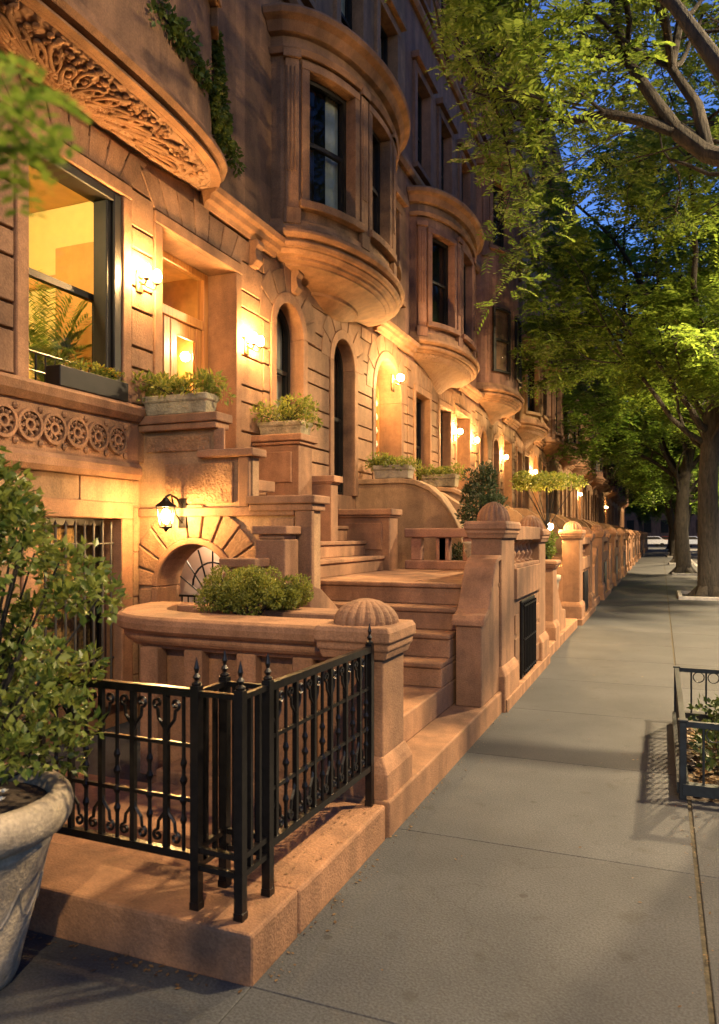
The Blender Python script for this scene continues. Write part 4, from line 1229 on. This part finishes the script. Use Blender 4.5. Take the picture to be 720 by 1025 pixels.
# window box
t=thing('window_box','long black box on the sill of the lit yellow window','window box')
b=MB(); b.box(FX+.0,FX+.15,4.55,5.36,2.865,3.03); b.build('box',M['winframe'],t,bevel=.006)
r=random.Random(3)
p=thing('window_box_plant','small yellow flowers at the right end of the black window box','plant')
cs=[((FX+.08,r.uniform(4.6,5.33),3.04+r.uniform(0,.06)),.05) for k in range(14)]
b=MB(); clump_leaves(b,r,cs,36,.04,.011); b.raw('foliage',M['lf_plant'],p)
b=MB()
for k in range(60):
    c=Vector((FX+.08+r.uniform(-.06,.06),r.uniform(5.0,5.34),3.07+r.uniform(0,.05)))
    for q in range(5):
        d=Vector((cos(q*1.26),sin(q*1.26),.6)); leaf(b,c,d,Vector((0,0,1)),.02,.008,.1)
b.raw('flowers',M['flower_y'],p)
# palm inside the window
p=thing('potted_palm','feathery palm lit from behind inside the yellow window','palm')
r=random.Random(4); b=MB(); base=Vector((FX-.5,5.12,2.8))
for k in range(90):
    a=r.uniform(0,2*pi); rad=r.uniform(.2,.6); H=r.uniform(.45,1.15)
    tip=base+Vector((rad*cos(a)*.5,rad*sin(a),H))
    for i in range(16):
        t0=(i+2)/18; q=base.lerp(tip,t0)+Vector((0,0,.18*sin(pi*t0)))
        dirv=(tip-base).normalized()
        for sg in (-1,1):
            sd=Vector((-sin(a),cos(a),0))*sg
            leaf(b,q,dirv*.8+sd-Vector((0,0,.3)),Vector((0,0,1)),.16*(1-.5*t0),.008,.1)
b.raw('fronds',M['lf_palm'],p)
b=MB(); b.lathe(base.x,base.y,[(.13,2.5),(.17,2.9),(.18,2.92),(.15,2.92),(.14,2.88),(.01,2.88)],16); b.build('palm_pot',M['pot'],p)
b=MB(); b.tube([base-Vector((0,0,.1)),base+Vector((0,0,.15))],.03,6); b.build('stem',M['bark'],p)

# ivy on the bow
iv=thing('ivy','dark ivy trailing down beside the nearest carved bow','ivy')
r=random.Random(6); cs=[]
bm1=bowmap(4.62,2.05,.5,.8)
path=[(-4.03,5.26,6.22),(-4.05,5.62,6.18),(-4.1,5.98,6.17),(-4.2,6.32,6.13),(-4.3,6.6,6.02),(-4.38,6.88,5.94),(-4.42,7.2,5.88)]
for i in range(len(path)-1):
    for k in range(9):
        t=k/9; q=Vector(path[i]).lerp(Vector(path[i+1]),t)
        cs.append(((q.x+.04,q.y+r.uniform(-.1,.1),q.z+r.uniform(-.1,.1)),r.uniform(.05,.1)))
for k in range(20):
    t=k/19; cs.append(((FX+.07,6.85+r.uniform(-.04,.04)+.23*t,7.05-.95*t),.06))
b=MB(); clump_leaves(b,r,cs,34,.06,.024,.7,-.3); b.raw('foliage',M['lf_ivy'],iv)
b=MB(); b.tube([Vector(q)+Vector((.02,0,0)) for q in path],.01,5); b.build('vine',M['bark'],iv)

# ------------------------------------------------------------------ stoop of the second house
s2=thing('stoop','second stoop with a pale curved side wall below the arched entrance','stoop',group='front stoops')
curve=[(FX,0),(FX,2.55),(-3.72,2.55),(-3.5,2.52),(-3.28,2.42),(-3.08,2.24),(-2.92,2.0),(-2.82,1.75),(-2.78,1.5),(-2.78,0)]
for y in (11.0,13.25):
    b=MB(); b.prism(curve,'y',y,y+.3)
    b.sweep([[(x*1.0+ (0.03 if i>5 else 0),y-.04,z+.02),(x+(.03 if i>5 else 0),y+.34,z+.02),(x,y+.34,z-.06),(x,y-.04,z-.06)] for i,(x,z) in enumerate(curve[1:-1])])
    b.build('curved_cheek',M['stone_d'],s2,bevel=.01)
b=MB()
for k in range(9):
    x=-2.6-.21*k; b.box(-4.75,x,11.3,13.25,.26*k-.05,.26*(k+1)-.05)
b.build('steps',SM,s2,bevel=.012)
b=MB(); b.box(-2.6,-1.42,10.16,14.2,-.053,.16); b.build('base_step',SM,s2,bevel=.012)
pier(s2,-1.72,-1.46,11.2,11.6,1.2,.12,.1,dome_=False)
b=MB(); b.prism([(11.6,.1),(11.6,1.0),(11.8,.95),(12.1,.7),(12.5,.5),(12.9,.45),(12.9,.1)],'x',-1.68,-1.48); b.build('low_cheek',SM,s2,bevel=.012)
stone_box('pale stone planter on the curved stoop wall left of the second entrance',-4.2,-3.6,10.98,11.3,2.575,2.78,'yellow green plant below the bright arched entrance',12,.14,M['pot'])
stone_box('orange stone planter on the far wall of the curved stoop',-4.1,-3.45,13.24,13.56,2.575,2.8,'low yellow green plant right of the bright arched entrance',13,.14,M['planter'])

# conifer and topiary
def potted(label_p,label,cx,cy,z0,ph,pr,cs,leafL,leafw,mat,name,cat,per,seed,trunk):
    t=thing('stone_urn',label_p,'urn')
    b=MB(); b.lathe(cx,cy,[(pr*.6,z0),(pr*.62,z0+.04),(pr*.35,z0+.1),(pr*.5,z0+.16),(pr*.85,z0+ph*.55),(pr*.95,z0+ph*.85),(pr*1.08,z0+ph*.9),(pr*1.08,z0+ph),(pr*.9,z0+ph),(pr*.85,z0+ph-.06)],20); b.build('bowl',M['pot'],t,smooth=True)
    b=MB(); b.lathe(cx,cy,[(pr*.86,z0+ph-.12),(pr*.86,z0+ph-.05),(.01,z0+ph-.04)],16); b.build('soil',M['soil'],t)
    p=thing(name,label,cat); r=random.Random(seed)
    b=MB(); clump_leaves(b,r,cs,per,leafL,leafw); b.raw('foliage',mat,p)
    b=MB(); b.tube(trunk,[.03,.025,.015],6); stems(b,trunk[-2],cs[:12],.008); b.build('trunk',M['bark'],p)
r=random.Random(9)
cs=[]
for k in range(64):
    z=r.uniform(1.35,2.68); w=.5*(1-(z-1.35)/1.6)+.05; a=r.uniform(0,6.28)
    cs.append(((-2.42+w*cos(a)*r.uniform(.3,1),10.6+w*sin(a),z),r.uniform(.08,.13)))
potted('pale urn partly hidden behind the landing balustrade','dark bushy conifer behind the stoop balustrade',-2.42,10.6,.16,.75,.26,cs,.06,.012,M['lf_con'],'conifer','conifer',110,31,[(-2.42,10.6,.8),(-2.42,10.6,1.5),(-2.4,10.6,2.3)])
cs=[((-1.95+.62*sqrt(r.random())*cos(a),14.0+.7*sqrt(r.random())*sin(a),2.66+r.uniform(-.05,.07)),.1) for a in [r.uniform(0,6.28) for k in range(50)]]
potted('stone urn under the flat topped tree','small tree with flat bright green umbrella crown behind the piers',-1.95,14.0,.16,.8,.24,cs,.06,.018,M['lf_plant'],'umbrella_tree','tree',80,32,[(-1.95,14.0,.9),(-1.93,14.0,1.8),(-1.95,14.0,2.55)])
t=thing('stone_urn','small carved pale urn at the right end of the landing','urn')
b=MB(); b.lathe(-2.15,9.15,[(.07,1.24),(.075,1.27),(.05,1.31),(.07,1.36),(.11,1.46),(.125,1.56),(.14,1.585),(.14,1.61),(.11,1.61),(.1,1.5)],18); b.build('bowl',M['pot'],t,smooth=True)
b=MB()
for k in range(8):
    a=2*pi*k/8; b.ball((-2.15+.11*cos(a),9.15+.11*sin(a),1.5),.025,6,4)
b.build('relief',M['pot'],t)
r=random.Random(77); cs=[((-1.95+r.uniform(-.25,.25),13.2+r.uniform(-.3,.3),1.35+r.uniform(0,.35)),.1) for k in range(16)]
p=thing('planter_plant','dark leafy plant beside the small lit lamp behind the far pier','plant'); b=MB(); clump_leaves(b,r,cs,60,.08,.02); b.raw('foliage',M['lf_ivy'],p)
b=MB(); stems(b,(-1.95,13.2,.2),cs,.01); b.build('stems',M['bark'],p)
t=thing('post_lamp','small glowing lamp on a slim post behind the far pier','lamp')
b=MB(); b.tube([(-1.95,14.5,.16),(-1.95,14.5,1.78)],.02,8); b.lathe(-1.95,14.5,[(.05,.14),(.05,.2),(.02,.22)],8); b.build('post',M['iron'],t)
b=MB(); b.ball((-1.95,14.5,1.85),.06,10,8); b.build('globe',M['bulb_far'],t)

# ------------------------------------------------------------------ generic stoops down the row
def front(y0,label,label2):
    st=thing('stoop',label,'stoop',group='front stoops')
    pier(st,-1.74,-1.42,y0,y0+.6,1.62,.17,.17)
    pier(st,-1.74,-1.42,y0+2.3,y0+2.8,1.55,.17,.15)
    b=MB(); b.box(-1.72,-1.45,y0+.6,y0+2.3,-.05,1.0); b.box(-1.74,-1.42,y0+.61,y0+2.29,1.0,1.25); b.box(-1.74,-1.42,y0+.61,y0+2.29,1.5,1.64); b.box(-1.79,-1.36,y0-.1,y0+2.9,-.055,.12)
    b.build('parapet',SM,st,bevel=.012)
    for k in range(5):
        b=MB(); baluster(b,-1.58,y0+.8+.32*k,1.25,1.5,.07); b.build('baluster',SM,st)
    b=MB(); b.box(-1.45,-1.42,y0+.95,y0+1.8,.13,.95); b.build('storage_door',M['iron'],st)
    b=MB(); b.box(-3.2,-1.72,y0,y0+2.5,-.05,1.1); b.box(-1.75,-1.42,y0+2.8,y0+5.0,-.05,.18)
    for k in range(6): b.box(-4.6,-3.0-.22*k,y0-1.6,y0+1.2,.9+.2*k,1.1+.2*k)
    b.build('steps',SM,st,bevel=.012)
    cv=[(FX,0),(FX,2.5),(-3.6,2.45),(-3.2,2.2),(-2.9,1.8),(-2.8,1.4),(-2.8,0)]
    for y in (y0-1.9,y0+1.2):
        b=MB(); b.prism(cv,'y',y,y+.3); b.build('curved_cheek',M['stone_d'],st,bevel=.01)
    b=MB(); b.prism([(y0+3.9,.15),(y0+3.9,.95),(y0+4.2,1.0),(y0+4.6,1.35),(y0+4.9,1.42),(y0+5.0,1.42),(y0+5.0,.15)],'x',-1.72,-1.46); b.build('scrolled_cheek',SM,st,bevel=.012)
    return st
f0=front(14.6,'third stoop along the sidewalk, with domed piers and a dark grille','')
nms=['fourth','fifth','sixth','seventh','eighth','ninth','tenth','eleventh','twelfth','thirteenth','fourteenth','fifteenth','sixteenth']
for i in range(13):
    y=20.4+5.7*i
    c=copy_tree(f0); c['label']='%s stoop with domed piers, counting away along the sidewalk'%nms[i]; subtree_move(c,0,y-14.6)
# far door lamps
fs=None
for i in (0,1,4,8):
    y=19.1+5.6*i+3.4; z=4.0
    sconce('small glowing lamp by the front door of the %s house along the row'%ords[i],y,z,M['bulb_far'],sc=1.25)

# ------------------------------------------------------------------ tree guard
G=M['guard']
gd=thing('tree_guard','low dark iron guard round the tree pit at the right edge','tree guard')
gx0,gx1,gy0,gy1=.13,1.70,5.24,7.33; gh=.5
for x,y in ((gx0,gy0),(gx0,gy1),(gx1,gy0),(gx1,gy1)):
    b=MB(); b.box(x-.022,x+.022,y-.022,y+.022,0,gh); b.box(x-.03,x+.03,y-.03,y+.03,gh,gh+.015); b.build('post',G,gd,bevel=.004)
for (p,q) in (((gx0,gy0),(gx0,gy1)),((gx0,gy1),(gx1,gy1)),((gx0,gy0),(gx1,gy0)),((gx1,gy0),(gx1,gy1))):
    b=MB(); b.tube([(*p,gh-.015),(*q,gh-.015)],.018,4,True); b.build('rail',G,gd)
    b=MB(); b.tube([(*p,.07),(*q,.07)],[.035,.035],4,True); b.build('bottom_rail',G,gd)
    P0=Vector((*p,0)); P1=Vector((*q,0)); n=int((P1-P0).length/.115); u=(P1-P0).normalized()
    for k in range(1,n):
        c=P0.lerp(P1,k/n)
        b=MB(); b.tube([(c.x,c.y,.05),(c.x,c.y,gh)],.008,6); b.build('baluster',G,gd)
        if k<n:
            cc=P0.lerp(P1,(k+.5)/n) if k<n-1 else None
            if cc is not None:
                b=MB(); b.tube([(cc.x+u.x*.045*cos(a),cc.y+u.y*.045*cos(a),gh-.075+.045*sin(a)) for a in [2*pi*j/14 for j in range(15)]],.005,5); b.build('ring',G,gd)
r=random.Random(41)
b=MB()
for k in range(2600):
    p=Vector((r.uniform(.2,1.65),r.uniform(5.3,7.25),r.uniform(.0,.05))); d=rv(r); d.z=abs(d.z)*.3
    leaf(b,p,d,Vector((0,0,1))+rv(r)*.5,.06,.02,.2)
o=b.raw('fallen_leaves',M['lf_dead']); o['kind']='stuff'; tag(o,'brown fallen leaves covering the tree pit soil','fallen leaves')
b=MB(); cs=[]
for k in range(52): cs.append(((r.uniform(.28,1.6),r.uniform(5.42,7.2),r.uniform(.06,.34)),r.uniform(.07,.14)))
clump_leaves(b,r,cs,60,.06,.02)
o=b.raw('ground_cover',M['lf_cover']); o['kind']='stuff'; tag(o,'green ground cover inside the tree guard','ground cover')

r=random.Random(91); b=MB()
def bit(x,y,z0,L_):
    d=rv(r); d.z=abs(d.z)*.15; leaf(b,Vector((x,y,z0+.003)),d,Vector((0,0,1))+rv(r)*.25,L_,L_*.3,.1)
for k in range(420): bit(-1.41+abs(r.gauss(0,.045)),r.uniform(2.5,15)**1.0,0,r.uniform(.008,.024))
for k in range(360): bit(.166+r.gauss(0,.02),r.uniform(2.2,14),0,r.uniform(.006,.018))
for k in range(110): bit(r.uniform(-1.3,1.6),r.uniform(2.3,20),0,r.uniform(.012,.03))
for k in range(90): bit(r.uniform(-3,-1.45),2.44-abs(r.gauss(0,.05)),0,r.uniform(.01,.03))
for k in range(60): bit(r.uniform(-1.75,-1.46),r.uniform(2.6,3.9),.186,r.uniform(.01,.025))
o=b.raw('leaf_litter',M['lf_dead']); o['kind']='stuff'; tag(o,'scattered dry leaf litter along the sidewalk joints and wall base','leaf litter')
# ------------------------------------------------------------------ trees
def frond(mb, r, p, d, L_, n, lw):
    """compound leaf: paired leaflets on a drooping stalk"""
    d=d.normalized(); s=d.cross(Vector((0,0,1)))
    if s.length<.1: s=Vector((1,0,0))
    s.normalize()
    s=(s+Vector((0,0,r.uniform(-.35,.35)))).normalized()
    for i in range(n):
        t=(i+.7)/n
        q=p+d*(L_*t)+Vector((0,0,-.28*L_*t*t))
        ll=L_*.36*(1-.5*abs(t-.45))
        for sg in (-1,1):
            dd=(s*sg+d*.55+Vector((0,0,r.uniform(-.25,.05))))
            leaf(mb,q,dd,Vector((0,0,1))+rv(r)*.4,ll,lw,.15)
XMIN=-1e9
def grow(mb, r, p, d, L_, rad, lvl, maxl, ends, curve=.25, up=.12, split=(2,4), kink=.25):
    n=5; pts=[p]; rs=[rad]; q=p.copy(); dd=d.normalized()
    for i in range(n):
        dd=(dd+rv(r)*kink+Vector((0,0,up*(1 if lvl<2 else -.3)))).normalized()
        if (q+dd*(L_/n)).x<XMIN: dd.x=abs(dd.x)
        q=q+dd*(L_/n); pts.append(q.copy()); rs.append(rad*(1-.5*(i+1)/n))
    mb.tube(pts,rs,7 if lvl<2 else 5)
    if lvl>=maxl-1:
        for k in range(2,n+1): ends.append((pts[k],dd))
    if lvl>=maxl: return
    k=r.randint(*split)
    for i in range(k):
        a=pts[n] if i==0 else pts[r.randint(2,n)]
        nd=(dd*.8+rv(r)*.85); nd.z=nd.z*.5+.05
        grow(mb,r,a,nd,L_*r.uniform(.6,.85),rs[-1]*(.95 if i==0 else .75),lvl+1,maxl,ends,curve,up,split,kink)
def tree(label, base, trunk, limbs, seed, maxl=3, fr_n=7, fr_per=5, frL=.24, lw=.02, mat=None, extra_ends=(), flare=1.6, L0=2.6, keep=None):
    t=thing('street_tree',label,'tree',group='street trees along the curb'); r=random.Random(seed)
    b=MB(); pts=[Vector(p) for p,_ in trunk]; rs=[q for _,q in trunk]
    b.tube(pts,rs,14)
    for k in range(5):   # root flare
        a=k*1.26+.3; b.tube([pts[0]+Vector((0,0,.35)),pts[0]+Vector((cos(a)*rs[0]*.9,sin(a)*rs[0]*.9,.06)),pts[0]+Vector((cos(a)*rs[0]*1.5,sin(a)*rs[0]*1.5,-.05))],[rs[0]*.6,rs[0]*.4,rs[0]*.15],6)
    ends=list(extra_ends)
    for lp,ld,LL,rad in limbs:
        grow(b,r,Vector(lp),Vector(ld),LL,rad,0,maxl,ends)
    b.build('trunk',M['bark'],t,smooth=True)
    b=MB()
    if keep: ends=[e for e in ends if keep(e[0])]
    for p,d in ends:
        for k in range(fr_per):
            dd=d*.5+rv(r); dd.z*=.45
            frond(b,r,p+rv(r)*.18,dd,frL*r.uniform(.7,1.25),fr_n,lw)
    b.raw('crown',mat or M['lf_tree'],t)
    return t,len(ends)

# near tree in the guard, trunk just outside the frame; limbs cross the top right
def limbcurve(b,pts,r0,r1):
    b.tube(pts,[r0+(r1-r0)*i/(len(pts)-1) for i in range(len(pts))],8)
T=thing('street_tree','nearest tree with dark limbs crossing the upper right over the sidewalk','tree',group='street trees along the curb')
r=random.Random(51)
XMIN=-2.0
b=MB(); ends=[]
tr=[Vector(p) for p in ((.95,6.3,-.05),(.95,6.3,.4),(.97,6.35,1.6),(1.0,6.5,3.0),(1.0,6.7,4.0))]
b.tube(tr,[.27,.2,.185,.175,.16],14)
L1=[Vector(p) for p in ((1.0,6.7,4.0),(.9,7.3,4.7),(.72,8.1,5.3),(.45,8.5,5.62),(.17,8.6,5.95))]
limbcurve(b,L1,.12,.085)
L2=[L1[-1],Vector((-.1,8.6,6.4)),Vector((-.35,8.7,6.9)),Vector((-.5,8.8,7.6)),Vector((-.55,9,8.4))]; limbcurve(b,L2,.075,.03)
L3=[L1[-1],Vector((-.2,8.6,6.15)),Vector((-.55,8.6,6.3)),Vector((-.85,8.5,6.24)),Vector((-1.05,8.4,6.24)),Vector((-1.35,8.3,6.42)),Vector((-1.7,8.1,6.6)),Vector((-2.1,7.8,6.7))]; limbcurve(b,L3,.065,.018)
L4=[L1[-2],Vector((.35,8.6,6.2)),Vector((.1,8.7,6.7)),Vector((.2,8.8,7.3)),Vector((.3,8.9,8.2))]; limbcurve(b,L4,.07,.03)
L5=[Vector((1.0,6.7,4.0)),Vector((1.5,7.1,5.2)),Vector((2.1,8.2,6.6)),Vector((2.5,9.6,8.0))]; limbcurve(b,L5,.1,.04)
L7=[Vector((1.0,6.7,4.0)),Vector((1.4,8.0,5.0)),Vector((1.5,9.6,6.0)),Vector((1.2,11.2,7.0)),Vector((.6,12.6,8.0))]; limbcurve(b,L7,.1,.03)
L6=[Vector((1.0,6.7,4.0)),Vector((.6,6.4,5.0)),Vector((.1,6.6,6.0)),Vector((-.5,7.0,6.9))]; limbcurve(b,L6,.1,.025)
for Lx,i0,LL,q in ((L7,2,2.2,.04),(L7,3,2.3,.04),(L7,4,2.3,.03),(L2,2,2.0,.035),(L4,2,2.0,.035),(L3,6,1.3,.016),(L3,5,1.2,.016),(L2,2,1.8,.03),(L2,3,1.8,.03),(L2,4,1.8,.03),(L3,2,1.0,.02),(L3,4,1.1,.018),(L3,5,1.2,.018),(L3,6,1.2,.016),(L3,7,1.3,.018),(L4,2,1.7,.03),(L4,3,1.7,.03),(L4,4,2.0,.03),(L5,2,2.0,.05),(L5,3,2.2,.05),(L5,3,2.4,.05),(L2,4,2.2,.04),(L4,4,2.3,.04),(L6,3,1.1,.02)):
    for rep in range(2):
        d=rv(r); d.z=d.z*.4; d=(Lx[min(i0,len(Lx)-1)]-Lx[i0-1]).normalized()*.5+d
        grow(b,r,Lx[min(i0,len(Lx)-1)],d,LL,q,1,3,ends,up=.05)
b.build('trunk',M['bark'],T,smooth=True)
b=MB()
ends=[e for e in ends if e[0].x>-2.15+r.uniform(-.3,.3) and not (e[0].x<-.9 and e[0].z>7.6)]
for p,d in ends:
    for k in range(r.choice((1,1,2,3))):
        dd=d*.4+rv(r); dd.z*=.4
        frond(b,r,p+rv(r)*.12,dd,.22*r.uniform(.6,1.45),7,.016*r.uniform(.7,1.3))
b.raw('crown',M['lf_tree'],T)
XMIN=-1e9

# tree behind the camera: one low spray hangs into the top left corner
T0=thing('street_tree','overhanging tree whose blurred leafy spray hangs at the top left','tree',group='street trees along the curb')
r=random.Random(61); b=MB()
b.tube([(1.1,-3.0,-.05),(1.1,-3.0,.4),(1.08,-3.0,2.0),(1.0,-2.9,3.4)],[.28,.2,.18,.16],12)
br=[Vector(p) for p in ((1.0,-2.9,3.4),(.5,-2.0,3.7),(-.1,-1.0,3.5),(-.5,-.2,2.9),(-.68,.3,2.45),(-.75,.6,2.22))]
b.tube(br,[.07,.05,.03,.012,.006,.003],6); b.build('trunk',M['bark'],T0,smooth=True)
b=MB()
for k in range(60):
    p=Vector((-.72+r.uniform(-.1,.09),.63+r.uniform(-.06,.05),2.19+r.uniform(-.07,.06)))
    dd=rv(r); dd.z-=.4; frond(b,r,p,dd,.06*r.uniform(.7,1.2),6,.006)
for q in br[1:4]:
    for k in range(14): frond(b,r,q+rv(r)*.35,rv(r),.2,7,.016)
b.raw('crown',M['lf_tree'],T0)

# row of trees beyond
def limbset(bx,by,z,r,k=5,LL=3.4,rad=.12):
    out=[]
    for i in range(k):
        a=2*pi*i/k+r.uniform(-.4,.4); out.append(((bx,by,z+r.uniform(-.3,.3)),(cos(a),sin(a),r.uniform(.55,1.1)),LL*r.uniform(.8,1.15),rad*r.uniform(.75,1.1)))
    return out
r=random.Random(71)
T2,n2=tree('thick leaning trunk at the right edge behind the pale pit edging',(1.08,22.2,0),
   [((1.22,22.25,-.05),.44),((1.22,22.25,.35),.31),((1.18,22.1,1.5),.27),((1.15,21.9,3.0),.245),((1.22,21.6,4.6),.22),((1.35,21.4,5.6),.18)],
   limbset(1.35,21.4,5.4,r,8,4.5,.14)+limbset(1.2,21.7,4.3,r,6,3.2,.085)+limbset(1.15,21.9,3.6,r,4,2.4,.055),72,maxl=3,fr_n=5,fr_per=7,frL=.36,lw=.034,mat=M['lf_tree'])

T3,n3=tree('second visible trunk, leaning left and set just behind the thick one',(.9,34.7,0),
   [((.9,34.8,-.05),.45),((.9,34.8,.4),.31),((.78,34.6,2.0),.27),((.88,34.2,4.0),.235),((1.3,33.6,6.2),.18)],
   limbset(1.2,33.7,5.8,r,8,4.6,.13)+limbset(.85,34.2,4.0,r,6,3.2,.10)+limbset(.8,34.4,3.2,r,3,2.6,.07),73,maxl=3,fr_n=4,fr_per=7,frL=.5,lw=.055,mat=M['lf_tree2'])
labs=['third visible trunk along the curb, paler and upright','fourth visible trunk along the curb','fifth visible trunk along the curb, slim and far off','sixth trunk along the curb, farthest from the camera']
for i,y in enumerate((47,61,75,91)):
    c=copy_tree(T3); c['label']=labs[i]; 
    a=[2.0,4.1,.9,3.0][i]; s=[1.0,1.05,.95,1.0][i]
    c.rotation_euler=(0,0,a); c.scale=(s,s,s)
    px,py=.9,34.8
    c.location=(.95-(px*cos(a)-py*sin(a))*s, y-(px*sin(a)+py*cos(a))*s, 0)
# trees across the road / far side
for i,(x,y,a,s,lab) in enumerate(((13.5,30,1.2,1.1,'tree across the roadway, seen behind the thick leaning trunk'),(13.5,52,2.6,1.15,'tree across the roadway, seen behind the third trunk'),(13.5,78,5.1,1.1,'tree across the roadway, far behind the slim trunks'),(3.5,118,.5,1.0,'far tree at the end of the street above the parked cars'),(-3.0,128,3.5,1.1,'farthest tree at the left end of the street above the parked cars'))):
    c=copy_tree(T3); c['label']=lab; c['group']='trees at the far side of the street'
    c.rotation_euler=(0,0,a); c.scale=(s,s,s); px,py=.9,34.8
    c.location=(x-(px*cos(a)-py*sin(a))*s, y-(px*sin(a)+py*cos(a))*s, 0)

# ------------------------------------------------------------------ far parked cars
def car(label,x,y,col):
    t=thing('parked_car',label,'car',group='cars parked at the end of the street')
    pr=[(-2.2,.35),(-2.2,.75),(-2.0,.9),(-1.2,.98),(-.6,1.42),(.9,1.45),(1.5,1.0),(2.15,.9),(2.25,.6),(2.2,.35)]
    b=MB(); b.sweep([[(x+a,y-.85+dy,z+(0 if z<1.1 else zz)) for a,z in pr] for dy,zz in ((0,-.1),(.12,0),(1.58,0),(1.7,-.1))]); b.build('body',plain('car_paint',col,.25),t,bevel=.03)
    b=MB(); b.prism([(x-1.05,1.0),(x-.58,1.36),(x+.85,1.38),(x+1.32,1.02)],'y',y-.86,y-.80); b.build('window',M['winframe'],t)
    for dx in (-1.35,1.35):
        b=MB(); b.sweep([[(x+dx+.33*cos(2*pi*k/16),y+dy,.2+.33*sin(2*pi*k/16)) for k in range(16)] for dy in (-.87,-.65)]); b.build('wheel',M['iron'],t)
    b=MB(); b.box(x-2.23,x-2.17,y-.7,y-.4,.65,.8); b.build('headlight',emission('car_light',(1,.95,.85),6),t)
car('white car at the far end of the street, left one',-1.2,114.0,(.6,.62,.64)); car('silver car at the far end of the street, right one',3.6,114.6,(.45,.5,.58))
car('red car at the far end of the street, behind the white one',.8,120.5,(.35,.06,.04))
bb=thing('corner_building','tall dim brick building closing the far end of the street','building')
b=MB(); b.box(-30,40,140,152,-.2,17); b.build('wall',M['stone_red'],bb)
b=MB()
for i in range(22):
    for j in range(4):
        b=MB(); b.box(-28+2.8*i,-26.8+2.8*i,139.9,140.02,2+3.8*j,4.2+3.8*j); b.build('window',M['winframe'],bb)

# ------------------------------------------------------------------ street lamps (stand outside the frame)
def street_lamp(label,x,y,z,hx,hy,power,col,size=.35):
    t=thing('street_lamp',label,'street lamp',group='street lamps')
    b=MB(); b.tube([(x,y,-.1),(x,y,.6),(x,y,z)],[.1,.07,.045],10); b.build('pole',M['guard'],t)
    b=MB(); b.tube([(x,y,z-.1),(x+(hx-x)*.4,y+(hy-y)*.4,z+.35),(hx,hy,z+.4)],.03,8); b.build('arm',M['guard'],t)
    b=MB(); b.ball((hx,hy,z+.42),.3,12,8,(1,.6,.28)); b.build('lamp_head',M['guard'],t)
    li=bpy.data.lights.new('street_light','AREA'); li.shape='DISK'; li.size=size; li.energy=power; li.color=col
    lo=bpy.data.objects.new('street_light',li); COL.objects.link(lo); lo.location=(hx,hy,z+.31); lo.parent=t
    return t
WARM=(1.0,.72,.39)
street_lamp('street lamp behind the camera on the curb',2.3,-4.2,6.6,1.2,-3.6,680,WARM,.3)
street_lamp('street lamp across the road opposite the near tree',12.2,7.5,8.2,4.0,7.6,1850,WARM,.5)
street_lamp('street lamp across the road before the thick trunk',12.2,17.5,8.4,4.3,17.6,2800,WARM,.5)
street_lamp('street lamp across the road beyond the thick trunk',12.2,26,8.6,4.6,26.5,3300,WARM,.5)
street_lamp('street lamp across the road by the third trunk',12.2,40,8.6,4.8,40,3600,WARM,.5)
street_lamp('far street lamp across the road',12.2,57,8.6,5.4,57,3000,WARM,.5)
street_lamp('farthest street lamp across the road',12.2,96,8.6,5.5,98,5200,WARM,.5)

# ------------------------------------------------------------------ world, sun, camera
w=bpy.data.worlds.new('World'); scene.world=w; w.use_nodes=True
nt=w.node_tree; N=nt.nodes; L=nt.links; N.clear()
sky=N.new('ShaderNodeTexSky'); sky.sky_type='NISHITA'; sky.sun_disc=False
sky.sun_elevation=radians(7.0); sky.sun_rotation=radians(160); sky.ozone_density=7.0; sky.air_density=1.2; sky.dust_density=.4
hs=N.new('ShaderNodeHueSaturation'); hs.inputs['Saturation'].default_value=.90; hs.inputs['Hue'].default_value=.512; hs.inputs['Value'].default_value=1.1
bg=N.new('ShaderNodeBackground'); bg.inputs[1].default_value=.15
out=N.new('ShaderNodeOutputWorld')
L.new(sky.outputs[0],hs.inputs['Color']); L.new(hs.outputs[0],bg.inputs[0]); L.new(bg.outputs[0],out.inputs[0])

cam=bpy.data.cameras.new('camera'); co=bpy.data.objects.new('camera',cam); COL.objects.link(co); scene.camera=co
co.location=(0,0,1.7); co.rotation_euler=(radians(90),0,atan(302/750))
cam.sensor_fit='HORIZONTAL'; cam.sensor_width=36; cam.lens=36*750/720
cam.shift_y=22.5/720; cam.clip_end=1500; cam.clip_start=.05
cam.dof.use_dof=True; cam.dof.focus_distance=7; cam.dof.aperture_fstop=(cam.lens/1000)/.008

scene.render.engine='CYCLES'
c=scene.cycles
c.use_denoising=True
try: c.denoiser='OPENIMAGEDENOISE'
except Exception: pass
c.max_bounces=6; c.diffuse_bounces=3; c.glossy_bounces=3; c.transmission_bounces=3; c.transparent_max_bounces=8
c.caustics_reflective=False; c.caustics_refractive=False
c.sample_clamp_indirect=6
scene.view_settings.view_transform='Standard'; scene.view_settings.look='None'
scene.view_settings.exposure=1.0; scene.view_settings.gamma=1
